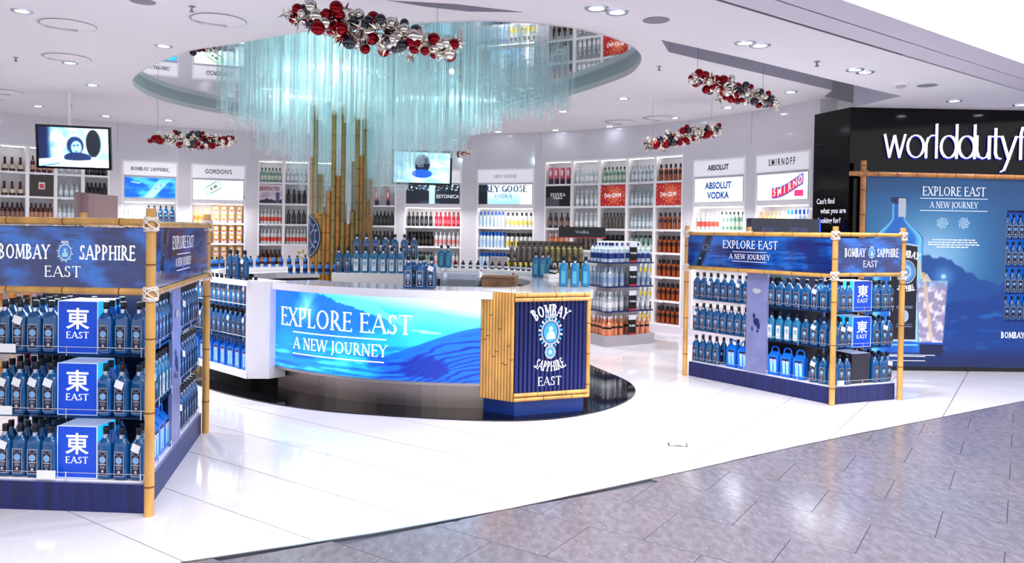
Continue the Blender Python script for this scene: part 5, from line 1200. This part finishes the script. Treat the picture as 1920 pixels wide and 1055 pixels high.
# ================================================================== GONDOLA, SIGN HEADERS
go = thing('vodka_gondola', 'four-tier island shelf of clear and orange bottles beyond the bar end', 'gondola')
gq = [(1.34, 11.15), (2.12, 11.62), (2.1, 12.2), (1.2, 12.2), (1.1, 11.6)]
gface = [(1.14, 11.6), (1.34, 11.15), (2.12, 11.62)]
gpoly = [(1.1, 11.62), (1.36, 11.1), (2.16, 11.6), (2.1, 12.2), (1.2, 12.3)]
MB().prism(gpoly, 0, .15, mat('gondola_base', (.68, .66, .68), .3)).obj('base', go)
MB().prism([(1.3, 11.8), (1.5, 11.5), (1.95, 11.75), (1.9, 12.1), (1.35, 12.15)], .15, 1.52, white).obj('core', go)
for z in (.51, .87, 1.22): MB().prism(shrink(gpoly, .95), z-.02, z, mat('navy_shelf', (.1, .14, .4), .3)).obj('shelf', go)
for zi, (z, kd, dsc) in enumerate(((.151, 'rose', 'orange-pink bottle'), (.511, 'clearw', 'frosted clear bottle'), (.871, 'vodka', 'blue-tinted clear bottle'), (1.221, 'vodkab', 'clear bottle with navy label'))):
    nm = ('bottom', 'second', 'third', 'top')[zi]
    for (a, b, n) in (((1.36, 11.1), (2.16, 11.6), 9), ((1.1, 11.62), (1.36, 11.1), 6)):
        L_, an = fr(a, b); nx, ny = -math.sin(an), math.cos(an)
        for r in range(2):
            for i in range(n):
                f = (i+.6)/(n+.2); o_ = .1+r*.11
                if r and i in (0, n-1) or .42 < f < .62 and n == 9 and r == 0: continue
                K[kd].put((a[0]+(b[0]-a[0])*f+nx*o_, a[1]+(b[1]-a[1])*f+ny*o_, z), an, '%s, %s tier, island shelf, %s %s, %s row' % (dsc, nm, ORD[i], 'on aisle face' if n == 9 else 'on bar face', 'front' if r == 0 else 'rear'), '%s, %s tier of the island shelf' % (dsc, nm))
    a, b = (1.36, 11.1), (2.16, 11.6); L_, an = fr(a, b); c_ = thing('offer_card', 'black and white offer card on the %s tier of the island shelf' % nm, 'card', (a[0]+(b[0]-a[0])*.44+.02, a[1]+(b[1]-a[1])*.44+.03, z), an)
    MB().box(0, .14, 0, .01, 0, .29, blackmat).obj('card', c_); q = MB(); q.sheet([(.0, -.001, .22), (.14, -.001, .22), (.14, -.001, .29), (0, -.001, .29)], lab_w); q.sheet([(.0, -.001, 0), (.14, -.001, 0), (.14, -.001, .025), (0, -.001, .025)], mat('card_red', (.75, .15, .2), .4)); put_text(q, sans('Vodka', .035), .07, -.001, .12, letter_m); q.obj('card_print', c_)
dg = thing('bottle_rack', 'long low rack of dark bottles running behind the bar end', 'rack')
MB().box(-.05, 1.12, 11.75, 12.15, 0, .9, white).obj('base', dg)
for z in (.9, 1.2): MB().box(-.05, 1.15, 11.72, 12.15, z-.02, z, blackmat).obj('shelf', dg)
MB().box(.1, 1.1, 12.1, 12.15, 1.2, 1.5, mat('rack_grey', (.35, .32, .3), .5)).obj('back', dg)
for z, nm in ((.9, 'lower'), (1.2, 'upper')):
    for r in range(2):
        for i in range(13):
            kd = 'grey' if i < 6 else 'olive'; K[kd].put((.0+i*.088, 11.8+r*.11, z+.001), 0, '%s bottle, %s of the %s row, %s shelf, long low rack' % ('dark grey' if kd == 'grey' else 'olive green', ORD[i], 'front' if r == 0 else 'rear', nm), '%s bottles, %s shelf of the rack' % (kd, nm))
t = thing('header_sign', 'black header sign reading Vodka above the dark bottles', 'sign', (.72, 11.95, 1.51)); MB().box(0, .72, 0, .05, .05, .22, blackmat).box(.1, .14, .01, .04, 0, .05, steel_m).box(.6, .64, .01, .04, 0, .05, steel_m).obj('sign_box', t); q = MB(); put_text(q, sans('Vodka', .055, cw=1.1), .36, -.003, .12, mat('grey_lettering', (.6, .65, .72), .4)); q.sheet([(0, -.002, .05), (.72, -.002, .05), (.72, -.002, .06), (0, -.002, .06)], mat('card_red')); q.obj('lettering', t)
# stacked silver gift packs at the rack's end
for i in range(2):
    for j in range(2): o = MB().box(0, .135, 0, .12, 0, .15, mat('grey_carton', (.62, .58, .6), .5)).obj('gift_carton'); o.location = (-.34+j*.14, 11.8, .95+.151*i); tag(o, 'grey gift carton, %s, %s of the dark bottle rack' % (('lower row', 'upper row')[i], ('outer end', 'inner end')[j]), 'carton')
o = MB().box(-.34, -.06, 11.74, 12.0, 0, .949, white).obj('side_table'); tag(o, 'white box table under the grey gift cartons', 'table')
# navy header behind the right stand
t = thing('gondola_header', 'navy glossy header sign with dim lettering behind the bamboo stand', 'sign', (3.0, 9.72, 0)); b = MB(); b.box(0, .86, 0, .2, 1.55, 1.86, mat('navy_gloss', (.03, .06, .22), .1, coat=.6)); b.obj('header_box', t); MB().box(.855, .875, -.003, .2, 1.55, 1.86, mat('blue_edge', (.1, .3, .9), .3, emit=.6)).obj('lit_edge', t)
q = MB(); put_text(q, serif('BOMBAY', .05, .14, .08, cw=.8), .25, -.003, 1.7, mat('dim_lettering', (.45, .52, .75))); put_text(q, serif('SAPPHIRE', .05, .14, .08, cw=.8), .6, -.003, 1.7, mat('dim_lettering')); put_text(q, serif('EAST', .035), .43, -.003, 1.6, mat('dim_lettering')); q.obj('lettering', t); MB().box(.1, .76, .05, .18, 0, 1.55, white).obj('body', t)
# brown see-through header over a low unit behind the left stand
t = thing('brown_header', 'brown smoked see-through header panel standing behind the nearest stand', 'sign panel', (-5.1, 9.0, .03)); brown = mat('smoked_brown', (.44, .35, .36), .15, coat=.4); b = MB()
for i in range(8):
    x0, x1 = .5*i/8, .5*(i+1)/8; y = lambda x: -.15*math.sin(x/.5*PI); b.add([(x0, y(x0), 1.6), (x1, y(x1), 1.6), (x1, y(x1), 2.0-.09*x1), (x0, y(x0), 2.0-.09*x0)], [(0, 1, 2, 3)], brown, True); b.add([(x0, y(x0)+.015, 1.6), (x1, y(x1)+.015, 1.6), (x1, y(x1)+.015, 2.0-.09*x1), (x0, y(x0)+.015, 2.0-.09*x0)], [(3, 2, 1, 0)], brown, True)
b.obj('curved_panel', t); MB().box(-.1, .6, -.2, .3, -.03, 1.57, white).obj('body', t)
# low white/pink units glimpsed through the left stand
t = thing('low_gondola', 'white low shelf unit of small cartons glimpsed through the nearest stand', 'shelf unit', (-5.6, 7.2, 0), R(5)); MB().box(0, 1.2, .3, .34, 0, 1.35, white).box(0, 1.2, 0, .3, 0, .15, white).obj('frame', t)
for z in (.5, .85, 1.2): MB().box(0, 1.2, 0, .3, z-.02, z, white).obj('shelf', t)
for z in (.15, .5, .85, 1.2):
    for i in range(9): 
        x = .07+i*.13; p = (-5.6+x*math.cos(R(5))-.1*math.sin(R(5)), 7.2+x*math.sin(R(5))+.1, z+.001); K['pinktall' if (i+int(z*10)) % 4 == 0 else 'citrus'].put(p, R(5), '%s, %s on the %s shelf of the low unit behind the large stand' % ('pink tube' if (i+int(z*10)) % 4 == 0 else 'small amber bottle', ORD[i], {.15: 'lowest', .5: 'second', .85: 'third', 1.2: 'highest'}[z]), 'stock on the low unit behind the nearest stand')

# ================================================================== THE BIG POSTER ON THE BLACK WALL
Lb, ab = fr(bw1, bw2)
PX0 = .16; PW = 2.55; PT = 2.42
poster_t = thing('wall_poster', 'huge blue landscape poster with gin bottle and glass, lettered EXPLORE EAST', 'poster', (*bw1, 0), ab)
MB().box(PX0, PX0+1.76, -.13, -.002, .05, PT, dnavy_m).box(PX0+2.1, PX0+PW, -.13, -.002, .05, PT, dnavy_m).box(PX0+1.76, PX0+2.1, -.13, -.002, .05, .62, dnavy_m).box(PX0+1.76, PX0+2.1, -.13, -.002, 2.0, PT, dnavy_m).obj('board', poster_t)
def f_big(U, V):
    X = 1622+U*PW/2.42*366; Y = 692-V*372    # picture units of the printed artwork
    n = nz((X-1622)/150, (Y-320)/150, 5, 41, 6)
    c = mix(C3((.14, .42, .64), U), C3((.55, .74, .88), U), np.exp(-((X-1745)/80)**2-((Y-475)/75)**2)); c = mix(c, C3((.1, .3, .52), U), sst(400, 325, Y)*.6); c = mix(c, C3((.08, .28, .5), U), sst(1800, 1900, X)*.7)
    ridge = 478+.33*(X-1740)+5*nz(X/60, X*0, 9, 3, 4)+8*np.sin(X/24); c = mix(c, C3((.04, .25, .55), U), sst(-2, 3, Y-ridge)*.9)
    r2 = 560-.05*(X-1700)+10*np.sin((X-1700)/50); c = mix(c, C3((.02, .2, .5), U), sst(-4, 4, Y-r2)*.7)
    w = nz((X-1622)/160, (Y-320)/45, 6, 51, 6); c = mix(c, C3((.12, .42, .72), U), sst(.1, .7, w)*sst(540, 590, Y)*.7); c = mix(c, C3((.01, .08, .28), U), sst(640, 690, Y)*.8)
    l = 500-.25*(X-1622); c = mix(c, C3((.05, .26, .55), U), sst(-2, 3, Y-(462-.4*(X-1622)+(X-1622)**2*.006))*(X < 1700)*.7)
    ray = np.exp(-((X-1775-(Y-515)*-.6)/14)**2)*sst(520, 600, Y)*sst(640, 560, Y); c = mix(c, C3((.35, .65, .9), U), ray*.7)
    g = np.hypot(X-1771, Y-516); c = mix(c, C3((.85, .95, 1), U), sst(7, 2, g)); c = mix(c, C3((.5, .75, .95), U), sst(30, 0, g)*.5)
    # bottle
    hw = np.where(Y < 372, 16, np.where(Y < 408, 13+0*Y, 13+34*sst(402, 446, Y))); b = (abs(X-1684) < hw) & (Y > 364) & (Y < 664)
    e = abs(X-1684)/hw; G = mix(C3((.08, .42, .78), U), C3((.45, .8, .97), U), sst(.55, .9, e)*sst(1.02, .95, e)); G = mix(G, C3((.02, .16, .42), U), sst(.93, 1, e)); G = mix(G, C3((.3, .7, .95), U), sst(.3, .8, nz(X/40, Y/60, 5, 9))*.5)
    G = mix(G, C3((.04, .1, .32), U), (Y < 376)*.9); G = mix(G, C3((.75, .8, .85), U), (abs(X-1690) < 7)*(Y > 366)*(Y < 402)*1.); c = mix(c, G, b*1.0)
    lb_ = (X > 1670) & (X < 1723) & (Y > 452+abs(X-1697)*.15) & (Y < 643); c = mix(c, C3((.75, .82, .9), U), lb_*1.); lb_ = (X > 1672.5) & (X < 1720.5) & (Y > 455+abs(X-1697)*.15) & (Y < 640); c = mix(c, C3((.05, .06, .14), U), lb_*1.)
    c = mix(c, C3((.03, .3, .7), U), ((X > 1664) & (X < 1730) & (Y > 645) & (Y < 664))*.8); c = mix(c, C3((.5, .85, 1), U), ((X > 1664) & (X < 1725) & (abs(Y-650) < 1.6))*.8)
    q = np.hypot((X-1700)/15, (Y-508)/19); c = mix(c, C3((.35, .6, .85), U), ((q < 1) & (Y < 560))*1.); c = mix(c, C3((.75, .85, .95), U), ((q < .65) & (q > .45))*.9); c = mix(c, C3((.75, .85, .95), U), (abs(q-1.15) < .08)*.8)
    q = np.hypot((X-1699)/8, (Y-594)/12); c = mix(c, C3((.7, .78, .88), U), (q < 1)*.9)
    for yy in (575, 578, 610, 614): c = mix(c, C3((.5, .58, .7), U), ((abs(Y-yy) < .7) & (abs(X-1699) < 15))*.8)
    # glass
    gh = 30-(Y-525)*.055; gl = (abs(X-1750) < gh) & (Y > 524) & (Y < 645); m = nz(X/30, Y/30, 6, 77, 4)
    GL_ = mix(C3((.62, .56, .66), U), C3((.93, .88, .92), U), sst(-.3, .6, m)); GL_ = mix(GL_, C3((.35, .45, .62), U), sst(.86, 1, abs(X-1750)/gh)); GL_ = mix(GL_, C3((.45, .62, .8), U), sst(545, 525, Y)*.7); c = mix(c, GL_, gl*.93)
    st_ = (abs(X-1735-(Y-525)*.14) < 3.2) & (Y > 508) & (Y < 640); c = mix(c, C3((.82, .72, .6), U), st_*.85); c = mix(c, C3((.85, .75, .6), U), ((abs(X-1722-(Y-480)*.2) < 2.5) & (Y > 482) & (Y < 522))*.9)
    c = mix(c, C3((.85, .78, .66), U), ((abs(X-1739) < (Y-510)*.6) & (Y > 510) & (Y < 526))*.9)
    cs = (abs(X-1751) < 22) & (Y > 645) & (Y < 670); c = mix(c, C3((.03, .08, .25), U), cs*.9); c = mix(c, C3((.1, .35, .8), U), (cs & (Y < 648))*.8)
    # little botanical drawings
    for cx_, s_ in ((1766, 1), (1807, 2)):
        q = np.hypot(X-cx_, Y-412); a = np.arctan2(Y-412, X-cx_); c = mix(c, C3((.88, .95, 1), U), ((q < 11) & (np.sin(a*7+q*1.3+s_) > .3))*.8)
    return c
def cutsheet(x0, w, z0, h, nx, ny): sheet_print('poster_print', w, h, nx, ny, lambda U, V: f_big((x0+U*w)/PW, (z0-.05+V*h)/(PT-.05)), print_m, poster_t, x0=PX0+x0, z0=z0, y=-.1325)
cutsheet(0, 1.76, .05, PT-.05, 300, 380); cutsheet(2.1, PW-2.1, .05, PT-.05, 20, 60); cutsheet(1.76, .34, .05, .57, 60, 90); cutsheet(1.76, .34, 2.0, PT-2.0, 60, 60)
MB().box(PX0, PX0+PW, -.135, -.13, .005, .05, blackmat).obj('foot_strip', poster_t)
q = MB(); xx = PX0+(1786-1622)/150.5
put_text(q, serif('EXPLORE EAST', .11, .13, .055, .02, cw=.82), xx, -.137, 2.17, letter_m); put_text(q, serif('A NEW JOURNEY', .075, .12, .05, .0, cw=.82), xx, -.137, 2.02, letter_m)
bar(q, xx-.42, xx+.42, 2.135, .003, -.137, letter_m); bar(q, xx-.42, xx+.42, 1.985, .003, -.137, letter_m)
rdd = random.Random(4)
for z, w in ((1.62, .5), (1.59, .62), (1.56, .62), (1.53, .4)):
    x = xx-w/2
    while x < xx+w/2: l_ = rdd.uniform(.02, .06); q.sheet([(x, -.137, z), (x+l_, -.137, z), (x+l_, -.137, z+.012), (x, -.137, z+.012)], letter_m); x += l_+.012
for z in (.19, .175, .12): q.sheet([(PX0+.3, -.137, z), (PX0+.3+.6*(1 if z > .18 else .8), -.137, z), (PX0+.3+.6*(1 if z > .18 else .8), -.137, z+.006), (PX0+.3, -.137, z+.006)], letter_m)
put_text(q, serif('BOMBAY', .085, .2, .12, .02, arc=(.28, 1), cw=.62), PX0+(1701-1622)/150.5, -.137, 1.40, letter_m); put_text(q, serif('SAPPHIRE', .075, .2, .12, .02, arc=(.3, -1), cw=.55), PX0+(1700-1622)/150.5, -.137, .98, letter_m)
put_text(q, serif('BOMBAY SAPPHIRE', .075, .17, .1, .02, 'L', cw=.75), PX0+1.72, -.137, .42, letter_m); q.obj('lettering', poster_t)
# small lit niches with bottles
ni = thing('bottle_niches', 'column of four blue-lit bottle niches let into the big poster', 'niche'); ni.location = (*bw1, 0); ni.rotation_euler = (0, 0, ab)
nb = mat('niche_blue', (.05, .42, .9), .4, emit=.35); X1, X2 = PX0+1.765, PX0+2.095
MB().box(X1, X2, -.012, -.004, .63, 1.99, nb).obj('back_panel', ni)
for z in (.63, .97, 1.31, 1.65, 1.98): MB().box(X1, X2, -.13, -.013, z-.012, z+.004, navy_m).obj('shelf', ni)
for r, z in enumerate((.634, .974, 1.314, 1.654)):
    for i in range(4):
        x = X1+.045+i*.08; y = -.072; GINS.put((bw1[0]+x*math.cos(ab)-y*math.sin(ab), bw1[1]+x*math.sin(ab)+y*math.cos(ab), z+.001), ab, 'blue gin bottle, %s in the %s niche of the big poster' % (ORD[i],)+'' if 0 else 'blue gin bottle, '+ORD[i]+' in the %s niche of the big poster' % ('lowest', 'second lowest', 'second highest', 'highest')[r], 'bottles in poster niche %s' % ('lowest', 'second', 'third', 'highest')[r])
# bamboo frame
bf = thing('bamboo_poster_frame', 'tied bamboo frame round the top and side of the big poster', 'frame', (*bw1, 0), ab)
mb = MB(); bamboo(mb, (PX0-.06, -.17, 0), (PX0-.06, -.17, 2.58), .034, vary(mat('bamboo_amber', (.78, .52, .28), .35, coat=.3), 8, .25), .3); mb.obj('bamboo_post', bf)
mb = MB(); bamboo(mb, (PX0-.24, -.2, PT+.0), (PX0+2.6, -.2, PT-.02), .03, mat('bamboo_amber'), .24); mb.obj('bamboo_rail', bf)
mb = MB(); 
lashing(mb, (PX0-.06, -.18, PT), .05, .05, mat('tan_rope', (.72, .52, .34), .7)); mb.obj('rope_lashing', bf)
# lettering on the black wall
ws = thing('shop_sign', 'large white lit shop name lettering on the black wall', 'sign', (*bw1, 0), ab)
GW = {'w': (1.2, [[(0, 1), (.25, 0), (.5, .95)], [(.52, .95), (.77, 0), (1.06, 1)]]), 'o': (.95, [[(.42+.42*math.cos(a), .5+.5*math.sin(a)) for a in [2*PI*i/18 for i in range(19)]]]),
      'r': (.52, [[(.02, 0), (.02, .6), (.12, .88), (.3, 1), (.42, 1)]]), 'l': (.26, [[(.04, 0), (.04, 1.5)]]),
      'd': (.95, [[(.42+.4*math.cos(a), .5+.5*math.sin(a)) for a in [2*PI*i/18 for i in range(19)]], [(.84, 0), (.84, 1.5)]]),
      'u': (.82, [[(0, 1), (0, .35), (.1, .08), (.32, 0), (.54, .08), (.64, .35), (.64, 1)], [(.66, 1), (.66, 0)]]), 't': (.5, [[(.16, 1.35), (.16, .25), (.24, .05), (.42, 0)], [(-.04, 1), (.42, 1)]]),
      'y': (.85, [[(0, 1), (.36, 0)], [(.74, 1), (.36, 0), (.14, -.5), (-.02, -.58)]]), 'f': (.5, [[(.14, 0), (.14, 1.15), (.22, 1.42), (.44, 1.5)], [(-.04, 1), (.38, 1)]]),
      'e': (.9, [[(.02, .52), (.8, .52)]+[(.42+.4*math.cos(a), .5+.5*math.sin(a)) for a in [2*PI*i/18 for i in range(0, 16)]]])}
x = PX0+.29-.04; XH = .275; lc_m = mat('sign_letter', (.93, .93, .95), .3, emit=.55); glow = mat('sign_halo', (.05, .08, .9), .4, emit=1.6)
zb = 2.57+.075
for ch_ in 'worlddutyfree':
    wdt, strokes = GW[ch_]; L_ = MB(); G_ = MB()
    for s_ in strokes:
        for (ax, ay), (bx_, by) in zip(s_, s_[1:]):
            dx, dy = bx_-ax, by-ay; l_ = math.hypot(dx, dy); t_ = .028*(1.25 if abs(dy) > abs(dx) else .7); ex, ey = dx/l_*.03, dy/l_*.03; nx, ny = -dy/l_*t_, dx/l_*t_
            P4 = [(ax-ex+nx, ay-ey+ny), (ax-ex-nx, ay-ey-ny), (bx_+ex-nx, by+ey-ny), (bx_+ex+nx, by+ey+ny)]; Q = [(x+a_*XH*.87, b_*XH+zb) for a_, b_ in P4]
            L_.add([(a_, y_, b_) for y_ in (-.075, -.04) for a_, b_ in Q], [(0, 1, 2, 3), (7, 6, 5, 4), (0, 4, 5, 1), (1, 5, 6, 2), (2, 6, 7, 3), (3, 7, 4, 0)], lc_m)
            G_.add([(a_+.016, -.02, b_-.01) for a_, b_ in Q], [(0, 1, 2, 3)], glow)
    o = L_.obj('letter', ws, label='letter %s of the wall sign' % ch_); G_.obj('blue_backlight', o); x += wdt*XH*.87
hp = thing('wall_question', 'white lettering asking what you are looking for on the black side wall', 'lettering', (*bw0, 0), ar); q = MB()
for k, (s_, dx) in enumerate((("Can't find", .08), ('what you are', .16), ('looking for?', .12))): put_text(q, sans(s_, .07, 'L', bold=.02, cw=.92), dx, -.004, 2.07-.125*k, letter_m)
put_text(q, sans('your', .055, 'L', bold=.01), .32, -.004, 1.6, letter_m); q.obj('lettering', hp)

# ================================================================== CEILING FITTINGS
def lampset(pts, z):
    for k, (x, y, lab, kind) in enumerate(pts):
        t = thing('downlight', lab, 'ceiling light', (x, y, z))
        LR[0] = LR[0] or MB().ring((0, 0, 0), .062, .085, silver_m, 20).mesh('rim_ring')
        if LR[1] is None:
            LR[1] = MB().lathe([(.055, -.006), (.085, -.006), (.09, 0)], silver_m, 20, cap=False).mesh('rim_ring'); LR[2] = MB().add([(.055*math.cos(2*PI*i/20), .055*math.sin(2*PI*i/20), -.004) for i in range(20)], [tuple(range(20))[::-1]], lamp_m).mesh('lens')
        link('rim_ring', LR[1], t); link('lens', LR[2], t)
        if kind: spot('downlight_beam', (x, y, z-.02), kind, 130)
LR = [None, None, None]
FL = [(.58, 5.58), (.74, 5.67), (1.93, 6.52), (2.08, 6.6), (3.28, 7.49), (3.43, 7.6), (5.16, 9.1), (6.07, 9.3)]
FLAB = ['near the front slab edge above the bar, inner of the pair', 'near the front slab edge above the bar, outer of the pair', 'in the pair left of the angled slot end, inner', 'in the pair left of the angled slot end, outer',
        'in the pair nearest the smoke detector, inner', 'in the pair nearest the smoke detector, outer', 'first above the black lettered wall', 'second above the black lettered wall']
lampset([(x, y, 'bright recessed downlight '+l, 80 if k < 6 else 15) for k, ((x, y), l) in enumerate(zip(FL, FLAB))], 3.258)
RLP = [(-4.3, 6.77, 'bright, nearest the camera on the rear ceiling'), (-3.62, 8.0, 'beside the mirror, nearest its near edge'), (-5.1, 8.9, 'beside the mirror, second'), (-5.6, 10.3, 'beside the mirror tip'), (-7.49, 12.2, 'over the cubby wall by the hung screen'), (-6.95, 13.2, 'over the screen pole'), (-6.06, 13.6, 'above the small garland'),
       (3.56, 10.0, 'by the end of the curved wall'), (1.5, 10.67, 'just past the mirror lip'), (.75, 11.9, 'past the mirror, over the dark bottle rack'), (1.67, 13.5, 'near the wall above the cubbies'), (.76, 14.1, 'near the wall above the pale blue picture'), (-.29, 14.45, 'near the wall behind the rods'), (2.56, 12.4, 'over the right cubbies'), (3.11, 11.3, 'above the bold blue letter sign')]
lampset([(x, y, 'small recessed downlight '+l, (160 if k not in (4, 5, 6, 13, 10) else 30) if k in (0, 1, 2, 3, 4, 6, 8, 9) else 0) for k, (x, y, l) in enumerate(RLP)], 3.498)
dsh = mat('diffuser_shade', (.74, .70, .72), .6)
for k, (x, y, l) in enumerate(((-4.15, 7.2, 'second nearest'), (-4.97, 8.61, 'beyond the second nearest'), (-2.66, 6.95, 'nearest the mirror'), (-7.18, 10.9, 'over the side cubbies'), (-7.9, 11.6, 'farthest to the side wall'), (1.75, 12.9, 'over the cubby wall'), (2.3, 12.4, 'beyond the cubby one'))):
    t = thing('ceiling_diffuser', 'round white ceiling air diffuser with swirl cone, %s' % l, 'air vent', (x, y, 3.5)); MB().lathe([(.12, -.006), (.27, -.006), (.275, -.001)], ceil_m, 28, cap=False).obj('outer_ring', t)
    MB().add([(.245*math.cos(2*PI*i/24), .245*math.sin(2*PI*i/24), -.007) for i in range(24)], [tuple(range(24))[::-1]], dsh).obj('dark_gap', t)
    b = MB()
    b.lathe([(.228, -.012), (.12, -.03), (.03, -.034)], ceil_m, 24, c=(.012, -.008)).tube((-.2, -.02, -.02), (.05, .08, -.036), .012, dsh); b.obj('swirl_cone', t)
for k, (x, y, z, l) in enumerate(((1.06, 5.86, 3.26, 'beside the bright pair near the bar'), (4.36, 8.2, 3.26, 'beside the smoke detector'), (-3.08, 6.42, 3.5, 'cut by the top of the frame'))):
    t = thing('ceiling_speaker', 'round grey flush ceiling speaker %s' % l, 'speaker', (x, y, z)); MB().lathe([(.1, -.004), (.125, -.004), (.13, 0)], ceil_m, 24, cap=False).obj('rim_ring', t); MB().lathe([(.1, -.006), (.02, -.008)], mat('speaker_grille', (.55, .54, .58), .7), 24).obj('grille', t)
for k, (x, y, z, l) in enumerate(((-2.73, 6.55, 3.5, 'beside the near air diffuser'), (-5.56, 8.65, 3.5, 'below two diffusers'), (-6.86, 12.0, 3.5, 'beside the screen pole'), (1.6, 8.6, 3.5, 'beyond the slot'), (2.79, 7.17, 3.26, 'between the two bright pairs'))):
    t = thing('fire_sprinkler', 'tiny ceiling fire sprinkler %s' % l, 'sprinkler', (x, y, z)); MB().lathe([(.03, -.004), (.01, -.01), (.01, -.04), (.022, -.045), (.022, -.048)], steel_m, 12).obj('sprinkler_head', t); MB().lathe([(.035, -.003), (.035, -.001)], ceil_m, 14).obj('cover_plate', t)
t = thing('smoke_detector', 'white smoke detector dome on the front ceiling slab', 'smoke detector', (4.03, 8.1, 3.26)); MB().lathe([(.075, 0), (.075, -.02), (.06, -.03)], white, 20).obj('base', t); MB().lathe([(.05, -.03), (.05, -.045), (.03, -.055)], dsh, 16).obj('dome', t)
